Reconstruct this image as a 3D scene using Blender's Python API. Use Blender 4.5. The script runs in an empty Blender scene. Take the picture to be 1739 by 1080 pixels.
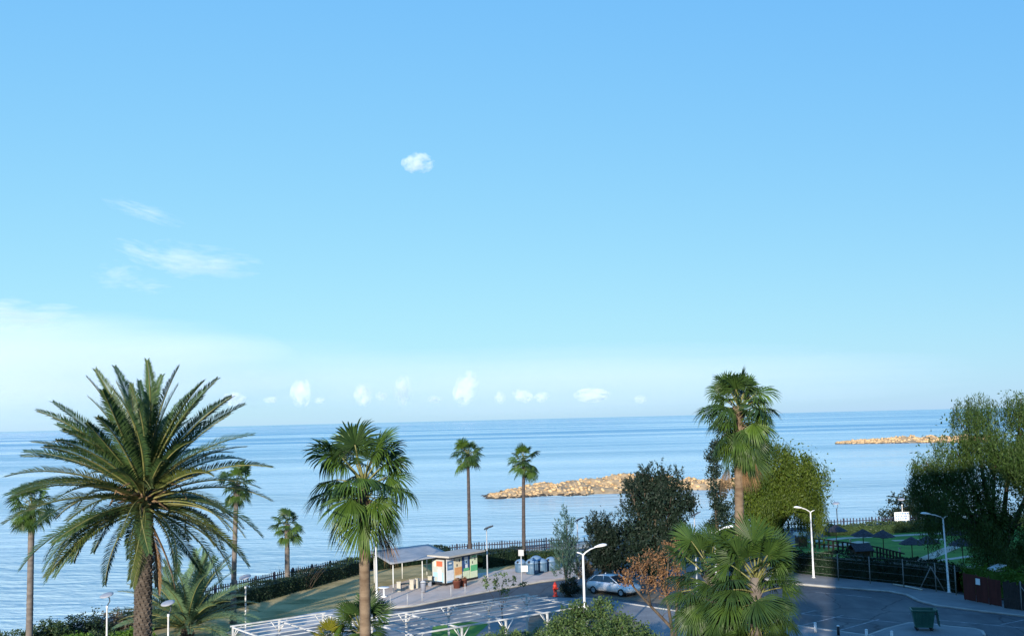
import bpy, bmesh, math, random
import numpy as np
from mathutils import Vector, Matrix

R = math.radians
SC = bpy.context.scene
COL = SC.collection
random.seed(7)
rng = np.random.default_rng(7)

# ------------------------------------------------------------------ camera
CAM_H = 13.5
FPX = 1800.0                       # focal length in pixels of the 1739 px wide photograph
PITCH = math.atan(172.0 / FPX)
ROLL = math.atan(0.0240)
_r0 = np.array((1.0, 0, 0)); _f0 = np.array((0, math.cos(PITCH), math.sin(PITCH))); _u0 = np.array((0, -math.sin(PITCH), math.cos(PITCH)))
C_R = _r0 * math.cos(ROLL) - _u0 * math.sin(ROLL)
C_U = _u0 * math.cos(ROLL) + _r0 * math.sin(ROLL)
C_F = _f0
cam_data = bpy.data.cameras.new('camera')
cam_data.sensor_fit = 'HORIZONTAL'; cam_data.sensor_width = 36.0
cam_data.lens = FPX / 1739.0 * 36.0
cam_data.clip_start = 0.1; cam_data.clip_end = 120000.0
cam = bpy.data.objects.new('camera', cam_data); COL.objects.link(cam)
cam.matrix_world = Matrix(((C_R[0], C_U[0], -C_F[0], 0), (C_R[1], C_U[1], -C_F[1], 0), (C_R[2], C_U[2], -C_F[2], CAM_H), (0, 0, 0, 1)))
SC.camera = cam

# ------------------------------------------------------------------ sky and sun
SUN_EL = R(13.0)
SUN_AZ = R(163.0)                  # degrees to the left of the view direction (+Y): behind the camera's left shoulder
to_sun = Vector((-math.sin(SUN_AZ) * math.cos(SUN_EL), math.cos(SUN_AZ) * math.cos(SUN_EL), math.sin(SUN_EL)))
world = bpy.data.worlds.new('World'); SC.world = world; world.use_nodes = True
wn = world.node_tree.nodes; wl = world.node_tree.links; wn.clear()
sky = wn.new('ShaderNodeTexSky'); sky.sky_type = 'NISHITA'; sky.sun_disc = False
sky.sun_elevation = SUN_EL
sky.sun_rotation = SUN_AZ
sky.altitude = 0; sky.air_density = 1.0; sky.dust_density = 0.3; sky.ozone_density = 4.0
bg = wn.new('ShaderNodeBackground'); bg.inputs['Strength'].default_value = 0.15
wo = wn.new('ShaderNodeOutputWorld')
# film-like response of the sky colour, channel by channel (softens the low-sun horizon glow everywhere alike)
_sep = wn.new('ShaderNodeSeparateColor'); _com = wn.new('ShaderNodeCombineColor'); wl.new(sky.outputs[0], _sep.inputs[0])
for _k, (_g, _a) in enumerate(((0.25, 1.06), (0.45, 1.67), (0.08, 3.76))):
    _p = wn.new('ShaderNodeMath')
    if _k == 0:                    # red saturates: x / (1 + g x)
        _d = wn.new('ShaderNodeMath'); _d.operation = 'MULTIPLY_ADD'; _d.inputs[1].default_value = _g; _d.inputs[2].default_value = 1.0; wl.new(_sep.outputs[0], _d.inputs[0])
        _p.operation = 'DIVIDE'; wl.new(_sep.outputs[0], _p.inputs[0]); wl.new(_d.outputs[0], _p.inputs[1])
    else:
        _p.operation = 'POWER'; _p.inputs[1].default_value = _g; wl.new(_sep.outputs[_k], _p.inputs[0])
    _q = wn.new('ShaderNodeMath'); _q.operation = 'MULTIPLY'; _q.inputs[1].default_value = _a; wl.new(_p.outputs[0], _q.inputs[0]); wl.new(_q.outputs[0], _com.inputs[_k])
wl.new(_com.outputs[0], bg.inputs[0]); wl.new(bg.outputs[0], wo.inputs[0])
sun_data = bpy.data.lights.new('sun', 'SUN'); sun_data.energy = 5.0; sun_data.angle = R(0.53); sun_data.color = (1.0, 0.90, 0.76)
sun = bpy.data.objects.new('sun', sun_data); COL.objects.link(sun)
sun.rotation_euler = to_sun.to_track_quat('Z', 'Y').to_euler()
sun.location = (0, 0, 60)
vs = SC.view_settings
SC.display_settings.display_device = 'sRGB'
vs.view_transform = 'Standard'; vs.look = 'None'; vs.exposure = 0.6; vs.gamma = 1.0; vs.use_curve_mapping = False
cy = SC.cycles
cy.use_denoising = True
cy.max_bounces = 8; cy.diffuse_bounces = 3; cy.glossy_bounces = 3; cy.transmission_bounces = 4; cy.transparent_max_bounces = 8; cy.volume_bounces = 12
cy.caustics_reflective = False; cy.caustics_refractive = False

# ------------------------------------------------------------------ helpers
def ray(px, py):
    d = C_F + (px - 869.5) / FPX * C_R - (py - 540.0) / FPX * C_U
    return d
def G(px, py, z=0.0):
    """the point of the horizontal plane at height z that the photograph shows at a pixel"""
    d = ray(px, py); t = (z - CAM_H) / d[2]
    return (d[0] * t, d[1] * t, z)
def P(px, py, D):
    """the point D metres out (along +Y) seen at a pixel"""
    d = ray(px, py); t = D / d[1]
    return (d[0] * t, D, CAM_H + d[2] * t)

class MB:
    """collects vertices and faces; build() links them as one mesh object"""
    def __init__(s): s.v = []; s.f = []; s.m = []; s.sm = []
    def add(s, verts, faces, mat=0, smooth=False):
        o = len(s.v); s.v.extend([tuple(p) for p in verts])
        for f in faces: s.f.append(tuple(i + o for i in f)); s.m.append(mat); s.sm.append(smooth)
    def box(s, c, size, rz=0.0, mat=0, taper=1.0):
        hx, hy, hz = size[0] / 2, size[1] / 2, size[2] / 2
        cs, sn = math.cos(rz), math.sin(rz); vs_ = []
        for z, k in ((-hz, 1.0), (hz, taper)):
            for x, y in ((-hx, -hy), (hx, -hy), (hx, hy), (-hx, hy)):
                x *= k; y *= k
                vs_.append((c[0] + x * cs - y * sn, c[1] + x * sn + y * cs, c[2] + z))
        s.add(vs_, [(0, 3, 2, 1), (4, 5, 6, 7), (0, 1, 5, 4), (1, 2, 6, 5), (2, 3, 7, 6), (3, 0, 4, 7)], mat)
    def tube(s, pts, radii, n=8, mat=0, cap=True, smooth=True):
        pts = [Vector(p) for p in pts]
        if not hasattr(radii, '__len__'): radii = [radii] * len(pts)
        rings = []; prev = None
        for i, p in enumerate(pts):
            t = (pts[min(i + 1, len(pts) - 1)] - pts[max(i - 1, 0)]).normalized()
            if prev is None:
                a = Vector((1, 0, 0)) if abs(t.x) < 0.9 else Vector((0, 1, 0))
                u = t.cross(a).normalized()
            else:
                u = (prev - t * prev.dot(t)); u = u.normalized() if u.length > 1e-6 else t.orthogonal().normalized()
            prev = u; w = t.cross(u)
            rings.append([p + (u * math.cos(2 * math.pi * k / n) + w * math.sin(2 * math.pi * k / n)) * radii[i] for k in range(n)])
        vs_ = [q for r in rings for q in r]; fs = []
        for i in range(len(rings) - 1):
            for k in range(n):
                a, b = i * n + k, i * n + (k + 1) % n
                fs.append((a, b, b + n, a + n))
        if cap:
            fs.append(tuple(range(n - 1, -1, -1))); fs.append(tuple((len(rings) - 1) * n + k for k in range(n)))
        s.add(vs_, fs, mat, smooth)
    def lathe(s, prof, n=16, c=(0, 0, 0), mat=0, smooth=True):
        vs_ = []; fs = []
        for r, z in prof:
            for k in range(n):
                a = 2 * math.pi * k / n; vs_.append((c[0] + r * math.cos(a), c[1] + r * math.sin(a), c[2] + z))
        for i in range(len(prof) - 1):
            for k in range(n):
                a, b = i * n + k, i * n + (k + 1) % n; fs.append((a, b, b + n, a + n))
        s.add(vs_, fs, mat, smooth)
    def mesh(s, name, mats):
        me = bpy.data.meshes.new(name); me.from_pydata(s.v, [], s.f)
        if not isinstance(mats, (list, tuple)): mats = [mats]
        for m in mats: me.materials.append(m)
        me.polygons.foreach_set('material_index', s.m); me.polygons.foreach_set('use_smooth', s.sm); me.update()
        return me
    def build(s, name, mats, parent=None, loc=(0, 0, 0), rz=0.0):
        return link(name, s.mesh(name, mats), parent, loc, rz)

def link(name, me, parent=None, loc=(0, 0, 0), rz=0.0):
    o = bpy.data.objects.new(name, me); COL.objects.link(o)
    o.location = loc; o.rotation_euler = (0, 0, rz)
    if parent is not None: o.parent = parent
    return o
def np_mesh(name, V, F, mats, mat_idx=None):
    """V (n,3), F (m,k) arrays -> mesh, all faces with k corners"""
    me = bpy.data.meshes.new(name); F = np.asarray(F, dtype=np.int32); m, k = F.shape
    me.vertices.add(len(V)); me.vertices.foreach_set('co', np.asarray(V, dtype=np.float32).ravel())
    me.loops.add(m * k); me.loops.foreach_set('vertex_index', F.ravel())
    me.polygons.add(m); me.polygons.foreach_set('loop_start', np.arange(0, m * k, k, dtype=np.int32))
    if not isinstance(mats, (list, tuple)): mats = [mats]
    for q in mats: me.materials.append(q)
    if mat_idx is not None: me.polygons.foreach_set('material_index', np.asarray(mat_idx, dtype=np.int32))
    me.update(calc_edges=True); me.validate()
    return me
def tag(o, label=None, cat=None, group=None, kind=None):
    if label: o['label'] = label
    if cat: o['category'] = cat
    if group: o['group'] = group
    if kind: o['kind'] = kind
    return o
def thing(name, label, cat, loc=(0, 0, 0), rz=0.0, group=None):
    o = bpy.data.objects.new(name, None); COL.objects.link(o); o.empty_display_size = 0.2
    o.location = loc; o.rotation_euler = (0, 0, rz)
    return tag(o, label, cat, group)
def copy_tree(o, parent=None):
    c = o.copy(); COL.objects.link(c); c.parent = parent
    for ch in list(o.children): copy_tree(ch, c)
    return c

# ------------------------------------------------------------------ materials
def new_mat(name):
    m = bpy.data.materials.new(name); m.use_nodes = True
    nt = m.node_tree; b = nt.nodes['Principled BSDF']
    return m, nt, b
def noise(nt, scale, detail=4, rough=0.55, vec=None, coord='Object', stretch=None):
    n = nt.nodes.new('ShaderNodeTexNoise'); n.inputs['Scale'].default_value = scale; n.inputs['Detail'].default_value = detail; n.inputs['Roughness'].default_value = rough
    if vec is None:
        tc = nt.nodes.new('ShaderNodeTexCoord'); vec = tc.outputs[coord]
    if stretch:
        mp = nt.nodes.new('ShaderNodeMapping'); mp.inputs['Scale'].default_value = stretch; nt.links.new(vec, mp.inputs[0]); vec = mp.outputs[0]
    nt.links.new(vec, n.inputs['Vector'])
    return n
def ramp(nt, src, stops):
    r = nt.nodes.new('ShaderNodeValToRGB'); e = r.color_ramp.elements
    while len(e) < len(stops): e.new(0.5)
    for i, (p, c) in enumerate(stops): e[i].position = p; e[i].color = (*c, 1) if len(c) == 3 else c
    nt.links.new(src, r.inputs[0]); return r
def bump(nt, b, src, strength, dist):
    n = nt.nodes.new('ShaderNodeBump'); n.inputs['Strength'].default_value = strength; n.inputs['Distance'].default_value = dist
    nt.links.new(src, n.inputs['Height']); nt.links.new(n.outputs[0], b.inputs['Normal']); return n
def mat_plain(name, c1, c2=None, scale=3.0, rough=0.7, bmp=0.0, bscale=None, metal=0.0, coord='Object', spec=0.4, stretch=None, lo=0.35, hi=0.65):
    m, nt, b = new_mat(name)
    b.inputs['Roughness'].default_value = rough; b.inputs['Metallic'].default_value = metal; b.inputs['Specular IOR Level'].default_value = spec
    if c2 is None: c2 = tuple(x * 0.75 for x in c1)
    n = noise(nt, scale, 6, 0.6, coord=coord, stretch=stretch)
    r = ramp(nt, n.outputs[0], [(lo, c1), (hi, c2)]); nt.links.new(r.outputs[0], b.inputs['Base Color'])
    if bmp:
        n2 = noise(nt, bscale or scale * 6, 5, 0.6, coord=coord, stretch=stretch); bump(nt, b, n2.outputs[0], bmp, 0.02)
    return m
def mat_leaf(name, c_dark, c_light, trans=0.25, rough=0.5, extra=None, scale=0.6):
    """foliage: each leaf a tone of its own, some light passing through"""
    m, nt, b = new_mat(name)
    g = nt.nodes.new('ShaderNodeNewGeometry'); oi = nt.nodes.new('ShaderNodeObjectInfo')
    n = noise(nt, scale, 3, coord='Object')
    mx = nt.nodes.new('ShaderNodeMath'); mx.operation = 'MULTIPLY_ADD'; mx.inputs[1].default_value = 0.35
    nt.links.new(g.outputs['Random Per Island'], mx.inputs[0])
    md = nt.nodes.new('ShaderNodeMath'); md.operation = 'MULTIPLY_ADD'; md.inputs[1].default_value = 0.25
    nt.links.new(oi.outputs['Random'], md.inputs[0])
    mm = nt.nodes.new('ShaderNodeMath'); mm.operation = 'MULTIPLY'; mm.inputs[1].default_value = 0.55
    nt.links.new(n.outputs[0], mm.inputs[0]); nt.links.new(mm.outputs[0], md.inputs[2]); nt.links.new(md.outputs[0], mx.inputs[2])
    stops = [(0.22, c_dark), (0.72, c_light)]
    if extra: stops.append((0.9, extra))
    r = ramp(nt, mx.outputs[0], stops)
    nt.links.new(r.outputs[0], b.inputs['Base Color']); b.inputs['Roughness'].default_value = rough; b.inputs['Specular IOR Level'].default_value = 0.3
    tr = nt.nodes.new('ShaderNodeBsdfTranslucent'); nt.links.new(r.outputs[0], tr.inputs[0])
    ms = nt.nodes.new('ShaderNodeMixShader'); ms.inputs[0].default_value = trans
    out = nt.nodes['Material Output']; nt.links.new(b.outputs[0], ms.inputs[1]); nt.links.new(tr.outputs[0], ms.inputs[2]); nt.links.new(ms.outputs[0], out.inputs[0])
    return m

M = {}
def mat_asphalt():
    m, nt, b = new_mat('asphalt'); L = nt.links
    big = noise(nt, 0.10, 5, 0.6); mid = noise(nt, 0.9, 6, 0.65, stretch=(1, .35, 1)); fine = noise(nt, 22, 3, 0.6)
    a1 = nt.nodes.new('ShaderNodeMath'); a1.operation = 'MULTIPLY_ADD'; a1.inputs[1].default_value = 0.45; L.new(mid.outputs[0], a1.inputs[0])
    a0 = nt.nodes.new('ShaderNodeMath'); a0.operation = 'MULTIPLY'; a0.inputs[1].default_value = 0.55; L.new(big.outputs[0], a0.inputs[0]); L.new(a0.outputs[0], a1.inputs[2])
    r = ramp(nt, a1.outputs[0], [(.38, (0.050, 0.060, 0.070)), (.50, (0.085, 0.094, 0.102)), (.64, (0.145, 0.150, 0.152))])
    # repair patches and cracks
    wob = noise(nt, 0.5, 4); tc = nt.nodes.new('ShaderNodeTexCoord'); ad = nt.nodes.new('ShaderNodeVectorMath'); ad.operation = 'ADD'; L.new(tc.outputs['Object'], ad.inputs[0]); L.new(wob.outputs['Color'], ad.inputs[1])
    vo = nt.nodes.new('ShaderNodeTexVoronoi'); vo.feature = 'DISTANCE_TO_EDGE'; vo.inputs['Scale'].default_value = 0.16; L.new(ad.outputs[0], vo.inputs['Vector'])
    cr = ramp(nt, vo.outputs['Distance'], [(0.004, (.45, .45, .45)), (0.012, (1, 1, 1))])
    mu = nt.nodes.new('ShaderNodeMix'); mu.data_type = 'RGBA'; mu.blend_type = 'MULTIPLY'; mu.inputs[0].default_value = 1.0; L.new(r.outputs[0], mu.inputs[6]); L.new(cr.outputs[0], mu.inputs[7])
    L.new(mu.outputs[2], b.inputs['Base Color']); b.inputs['Roughness'].default_value = .85; bump(nt, b, fine.outputs[0], .4, .01)
    return m
M['asphalt'] = mat_asphalt()
M['concrete'] = mat_plain('concrete', (0.42, 0.39, 0.36), (0.54, 0.51, 0.47), 0.7, 0.85, 0.3, 30)
M['pave_grey'] = mat_plain('pave_grey', (0.17, 0.175, 0.18), (0.235, 0.24, 0.24), 0.5, 0.85, 0.3, 25)
M['paving'] = mat_plain('paving', (0.48, 0.38, 0.31), (0.60, 0.49, 0.41), 0.5, 0.8, 0.3, 25)
M['kerb'] = mat_plain('kerb', (0.30, 0.295, 0.28), (0.42, 0.41, 0.39), 1.1, 0.8, 0.3, 20)
M['soil'] = mat_plain('soil', (0.12, 0.095, 0.065), (0.20, 0.165, 0.12), 1.5, 0.95, 0.5, 12)
M['sand'] = mat_plain('sand', (0.42, 0.36, 0.27), (0.55, 0.48, 0.38), 0.8, 0.95, 0.4, 10)
M['dry_lawn'] = mat_plain('dry_lawn', (0.19, 0.165, 0.055), (0.48, 0.36, 0.16), 0.22, 0.95, 0.8, 30, stretch=(1, 1.6, 1), lo=0.34, hi=0.56)
M['lawn'] = mat_plain('lawn', (0.05, 0.15, 0.016), (0.11, 0.26, 0.03), 0.35, 0.95, 0.8, 30)
M['road_paint'] = mat_plain('road_paint', (0.16, 0.17, 0.18), (0.38, 0.39, 0.40), 2.2, 0.8)
M['white_paint'] = mat_plain('white_paint', (0.72, 0.73, 0.73), (0.80, 0.80, 0.80), 2.0, 0.45)
M['white_weathered'] = mat_plain('white_weathered', (0.60, 0.60, 0.58), (0.76, 0.76, 0.75), 3.0, 0.6, 0.2, 20)
M['steel'] = mat_plain('steel', (0.33, 0.34, 0.36), (0.46, 0.47, 0.48), 2.0, 0.5, metal=0.0)
M['dark_steel'] = mat_plain('dark_steel', (0.035, 0.045, 0.06), (0.06, 0.07, 0.085), 2.0, 0.5)
M['fence_wood'] = mat_plain('fence_wood', (0.020, 0.022, 0.040), (0.04, 0.042, 0.065), 3.0, 0.8)
M['brown_wood'] = mat_plain('brown_wood', (0.045, 0.028, 0.018), (0.085, 0.05, 0.03), 4.0, 0.8, stretch=(1, 1, 0.2))
M['dark_wood'] = mat_plain('dark_wood', (0.018, 0.014, 0.012), (0.04, 0.03, 0.026), 4.0, 0.8)
M['bark'] = mat_plain('bark', (0.05, 0.038, 0.028), (0.11, 0.085, 0.062), 4.0, 0.95, 0.8, 12, stretch=(1, 1, 0.3))
M['white_bark'] = mat_plain('white_bark', (0.16, 0.14, 0.12), (0.26, 0.23, 0.2), 3.0, 0.9, 0.6, 12, stretch=(1, 1, 0.3))
M['palm_trunk'] = mat_plain('palm_trunk', (0.11, 0.075, 0.048), (0.21, 0.155, 0.105), 1.4, 0.95, 0.8, 10, stretch=(1, 1, 3.0))
M['palm_trunk_grey'] = mat_plain('palm_trunk_grey', (0.10, 0.085, 0.075), (0.19, 0.165, 0.145), 1.4, 0.95, 0.8, 10, stretch=(1, 1, 3.0))
M['boot'] = mat_plain('boot', (0.05, 0.040, 0.032), (0.125, 0.10, 0.08), 3.0, 0.95, 0.8, 14)
M['boot_tip'] = mat_plain('boot_tip', (0.14, 0.12, 0.10), (0.22, 0.19, 0.16), 3.0, 0.95, 0.5, 14)
M['palm_trunk_dark'] = mat_plain('palm_trunk_dark', (0.045, 0.038, 0.038), (0.085, 0.07, 0.065), 1.4, 0.95, 0.8, 10, stretch=(1, 1, 3.0))
M['pergola_paint'] = mat_plain('pergola_paint', (0.40, 0.40, 0.39), (0.66, 0.66, 0.65), 1.8, 0.6, 0.2, 20)
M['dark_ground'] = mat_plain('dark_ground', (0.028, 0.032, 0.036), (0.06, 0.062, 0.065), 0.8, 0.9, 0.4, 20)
# ------------------------------------------------------------------ the sea
Z_SEA = -4.0
def mat_sea():
    m, nt, b = new_mat('sea_water')
    tc = nt.nodes.new('ShaderNodeTexCoord'); pos = tc.outputs['Object']
    L = nt.links
    def mathn(op, a, c=None, d=None):
        n = nt.nodes.new('ShaderNodeMath'); n.operation = op
        for i, x in enumerate((a, c, d)):
            if x is None: continue
            if isinstance(x, (int, float)): n.inputs[i].default_value = x
            else: L.new(x, n.inputs[i])
        return n.outputs[0]
    # slicks: long bands of calm water, stretched along the coast
    s1 = noise(nt, 0.0042, 5, 0.55, vec=pos, stretch=(0.16, 1.0, 1.0))
    s2 = noise(nt, 0.022, 4, 0.6, vec=pos, stretch=(0.10, 1.0, 1.0))
    slick = mathn('ADD', mathn('MULTIPLY', s1.outputs[0], 0.65), mathn('MULTIPLY', s2.outputs[0], 0.35))
    sl = ramp(nt, slick, [(0.44, (0, 0, 0)), (0.58, (1, 1, 1))])
    # wind ripples, finer near the shore
    w1 = noise(nt, 0.20, 5, 0.6, vec=pos, stretch=(0.32, 1.0, 1.0))
    w2 = noise(nt, 0.55, 3, 0.6, vec=pos, stretch=(0.4, 1.0, 1.0))
    w3 = noise(nt, 0.035, 2, 0.5, vec=pos, stretch=(0.25, 1.0, 1.0))
    h = mathn('ADD', mathn('ADD', mathn('MULTIPLY', w1.outputs[0], 1.0), mathn('MULTIPLY', w2.outputs[0], 0.42)), mathn('MULTIPLY', w3.outputs[0], 1.4))
    bp = nt.nodes.new('ShaderNodeBump'); bp.inputs['Distance'].default_value = 2.4
    L.new(h, bp.inputs['Height'])
    L.new(mathn('MULTIPLY_ADD', sl.outputs[0], -0.50, 0.75), bp.inputs['Strength'])
    L.new(bp.outputs[0], b.inputs['Normal'])
    L.new(mathn('MULTIPLY_ADD', sl.outputs[0], -0.18, 0.30), b.inputs['Roughness'])
    # shallow water over sand is paler than the deep water
    depth = nt.nodes.new('ShaderNodeSeparateXYZ'); L.new(pos, depth.inputs[0])
    dn = noise(nt, 0.01, 3, 0.5, vec=pos, stretch=(0.3, 1, 1))
    dd = mathn('ADD', mathn('MULTIPLY', depth.outputs[1], 0.0009), mathn('MULTIPLY', dn.outputs[0], 0.25))
    cr = ramp(nt, dd, [(0.15, (0.52, 0.64, 0.62)), (0.5, (0.38, 0.56, 0.60)), (0.85, (0.23, 0.45, 0.56)), (1.0, (0.16, 0.38, 0.53))])
    mxs = nt.nodes.new('ShaderNodeMix'); mxs.data_type = 'RGBA'; L.new(mathn('MULTIPLY', sl.outputs[0], 0.8), mxs.inputs[0]); L.new(cr.outputs[0], mxs.inputs[6]); mxs.inputs[7].default_value = (0.60, 0.76, 0.80, 1)  # pale sky sheen of the slicks put into the base colour
    L.new(mxs.outputs[2], b.inputs['Base Color'])
    b.inputs['IOR'].default_value = 1.333; b.inputs['Specular IOR Level'].default_value = 0.5
    return m
def sea():
    ys = [20, 60, 100, 150, 220, 320, 500, 900, 1800, 4000, 9000, 20000, 45000, 90000]
    V = []; F = []
    n = 9
    for y in ys:
        w = 120 + y * 1.4
        for i in range(n): V.append((-w + 2 * w * i / (n - 1), y, Z_SEA))
    for j in range(len(ys) - 1):
        for i in range(n - 1):
            a = j * n + i; F.append((a, a + 1, a + n + 1, a + n))
    tag(link('sea', np_mesh('sea', np.array(V), F, mat_sea())), kind='structure')
sea()

# ------------------------------------------------------------------ land
def flat(name, pts, z, mat, kind='structure', parent=None, thick=0.0):
    """a level sheet over a polygon of ground points; with a thickness it is a raised slab"""
    bm = bmesh.new()
    vs_ = [bm.verts.new((p[0], p[1], z)) for p in pts]
    f = bm.faces.new(vs_); f.normal_update()
    if f.normal.z < 0: f.normal_flip()
    if thick:
        r = bmesh.ops.extrude_face_region(bm, geom=[f])
        for e in r['geom']:
            if isinstance(e, bmesh.types.BMVert): e.co.z = z
        for v in vs_: v.co.z = z - thick
        bmesh.ops.recalc_face_normals(bm, faces=bm.faces)
    bmesh.ops.triangulate(bm, faces=[q for q in bm.faces if len(q.verts) > 4])
    me = bpy.data.meshes.new(name); bm.to_mesh(me); bm.free()
    me.materials.append(mat)
    o = link(name, me, parent)
    if kind: tag(o, kind=kind)
    return o
def poly(pix, z=0.0): return [G(x, y, z) for x, y in pix]

COAST = [(-700, 1230), (-250, 1135), (0, 1085), (150, 1055), (250, 1037), (370, 1012), (490, 984), (610, 958), (700, 945), (830, 932), (950, 921), (1100, 911), (1250, 902), (1350, 895), (1500, 888), (1620, 882), (1760, 876), (2100, 866), (2700, 850)]
coast = poly(COAST)
def land():
    V = []; F = []
    n = len(coast); rows = 6
    for k in range(rows):
        for i, p in enumerate(coast):
            if k == 0: V.append((p[0] * 1.0, -60.0, 0.0))
            elif k == 1: V.append((p[0], p[1], 0.0))
            else:
                t = (k - 1) / (rows - 2)
                V.append((p[0] - 2.0 * t + random.uniform(-.6, .6), p[1] + 9.0 * t + random.uniform(-.8, .8), -0.25 - 5.0 * t ** 1.2 + random.uniform(-.15, .15)))
    for k in range(rows - 1):
        for i in range(n - 1):
            a = k * n + i; F.append((a, a + 1, a + n + 1, a + n))
    me = np_mesh('ground', np.array(V), F, [M['asphalt'], M['sand']], [0] * (n - 1) + [1] * ((rows - 2) * (n - 1)))
    tag(link('ground', me), kind='structure')
land()
# ------------------------------------------------------------------ the hotel the picture is taken from (stands behind the camera)
def hotel():
    h = thing('hotel_building', 'pale unseen hotel block behind the viewpoint, stepped to shade the car park', 'building', (0, -9.0, 0))
    for x0, x1, H in ((-70, -2.0, 15.4), (-2.0, 10.0, 29.0), (10.0, 80, 23.5)):  # wing widths and heights shaped to place the hotel's shadow
        W = x1 - x0; xc = (x0 + x1) / 2
        m = MB(); m.box((xc, 0, H / 2), (W, 14, H)); m.build('wall', M['white_weathered'], h)
        for k in range(1, int(H / 3.3)):
            m = MB(); m.box((xc, 7.55, k * 3.3), (W - .4, 1.08, 0.18)); m.build('balcony_slab', M['concrete'], h)
    r = random.Random(4); x = 10.3
    while x < 34:                      # added roof blocks that break up the edge of the shadow
        w = r.uniform(.8, 2.2); hh = r.uniform(.6, 5.5); m = MB(); m.box((x + w / 2, 5.0 - r.uniform(0, 3), 23.5 + hh * .35), (w, 2.0, hh * .7)); m.build('shadow_breaker', M['white_weathered'], h); x += w + r.uniform(.2, 1.4)
hotel()

# ------------------------------------------------------------------ paving, lawns, kerbs, painted lines
def ribbon(pts, w):
    """left and right edge of a path of width w along ground points"""
    L_, R_ = [], []
    for i, p in enumerate(pts):
        a = np.array(pts[max(i - 1, 0)][:2]); b = np.array(pts[min(i + 1, len(pts) - 1)][:2]); d = b - a; d /= np.linalg.norm(d); n = np.array((-d[1], d[0]))
        q = np.array(p[:2]); L_.append(q + n * w / 2); R_.append(q - n * w / 2)
    return L_, R_
def path_strip(name, pix, w, z, mat, parent=None, kind='structure', pts=None):
    pts = pts or poly(pix)
    L_, R_ = ribbon(pts, w); n = len(pts)
    V = [(*p, z) for p in L_] + [(*p, z) for p in R_]; F = [(i, n + i, n + i + 1, i + 1) for i in range(n - 1)]
    F = [f[::-1] for f in F] if np.cross(np.array(V[F[0][1]]) - V[F[0][0]], np.array(V[F[0][2]]) - V[F[0][0]])[2] < 0 else F
    o = link(name, np_mesh(name, np.array(V), F, mat), parent)
    if kind: tag(o, kind=kind)
    return o
def kerb(pix, w=0.16, h=0.13, mat='kerb', z0=0.0, pts=None):
    pts = pts or poly(pix)
    L_, R_ = ribbon(pts, w); V = []; F = []
    for p, q in zip(L_, R_): V += [(*p, z0), (*p, z0 + h), (*q, z0 + h), (*q, z0)]
    for i in range(len(pts) - 1):
        for k in range(4):
            a, b = i * 4 + k, i * 4 + (k + 1) % 4; F.append((a, a + 4, b + 4, b))
    F += [(0, 1, 2, 3), tuple((len(pts) - 1) * 4 + k for k in (3, 2, 1, 0))]
    return tag(link('kerb', np_mesh('kerb', np.array(V), F, M[mat])), kind='structure')

# left: lawn strip between hedge and path, promenade path, terrace
flat('lawn', poly([(200, 1110), (245, 1075), (340, 1050), (480, 1010), (610, 972), (700, 960), (770, 953), (890, 943), (950, 940), (955, 958), (880, 966), (815, 975), (745, 983), (700, 985), (648, 1000), (626, 1022), (585, 1030), (480, 1050), (380, 1074), (300, 1110)]), 0.012, M['dry_lawn'])
flat('path', poly([(300, 1110), (380, 1074), (480, 1050), (585, 1030), (626, 1022), (640, 1036), (560, 1056), (470, 1078), (400, 1110)]), 0.010, M['concrete'])
flat('terrace', poly([(648, 1000), (700, 985), (745, 983), (815, 975), (880, 966), (950, 957), (1000, 956), (990, 980), (915, 988), (850, 1000), (780, 1013), (700, 1029), (640, 1034), (630, 1022)]), 0.12, M['paving'], thick=0.13)
kerb([(636, 1036), (701, 1030), (781, 1014), (851, 1001), (916, 989), (991, 981)], 0.18, 0.135)
flat('path', poly([(930, 925), (1000, 920), (1000, 930), (880, 940), (800, 950), (800, 944)]), 0.020, M['sand'])
# right: far pavement along the garden hedge
SW_F = [(1240, 975), (1350, 991), (1430, 998), (1510, 1004), (1540, 1010), (1560, 1020), (1590, 1028), (1660, 1037), (1739, 1046), (1850, 1056)]
SW_B = [(1850, 1046), (1739, 1034), (1690, 1026), (1620, 1009), (1530, 994), (1430, 984), (1345, 974), (1240, 962)]
flat('pavement', poly(SW_F + SW_B), 0.12, M['pave_grey'], thick=0.13)
kerb([(x, y + 1.2) for x, y in SW_F], 0.2, 0.136)
# near: raised footpath with the pergolas, and the island the container stands on
flat('footpath', poly([(985, 1018), (1065, 1028), (1150, 1041), (1240, 1053), (1335, 1064), (1480, 1084), (1560, 1110), (1500, 1400), (300, 1400), (380, 1150), (470, 1080), (560, 1058), (640, 1040), (760, 1040), (900, 1015)]), 0.12, M['pave_grey'], thick=0.13)
kerb([(985, 1016.5), (1065, 1026.5), (1150, 1039.5), (1240, 1051.5), (1335, 1062.5), (1480, 1082.5), (1560, 1108)], 0.2, 0.15)
ISL = [(1470, 1083), (1505, 1070), (1545, 1060), (1578, 1061), (1610, 1066), (1655, 1070), (1668, 1074), (1672, 1081), (1650, 1100), (1500, 1105)]
flat('traffic_island', poly(ISL), 0.12, M['pave_grey'], thick=0.13)
kerb(ISL[0:8], 0.18, 0.137)
_pc = [(-.6, -.6), (12.6, -.6), (12.6, 6.4), (-.6, 6.4)]
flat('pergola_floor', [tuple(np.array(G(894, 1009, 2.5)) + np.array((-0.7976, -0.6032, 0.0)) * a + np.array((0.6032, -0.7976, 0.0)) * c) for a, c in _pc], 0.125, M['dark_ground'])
flat('planting_bed', poly([(735, 1066), (800, 1058), (830, 1062), (800, 1090), (730, 1100)]), 0.130, M['lawn'])
flat('planting_bed', poly([(900, 1050), (985, 1028), (1060, 1045), (1110, 1075), (1040, 1150), (880, 1120)]), 0.134, M['soil'])
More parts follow.
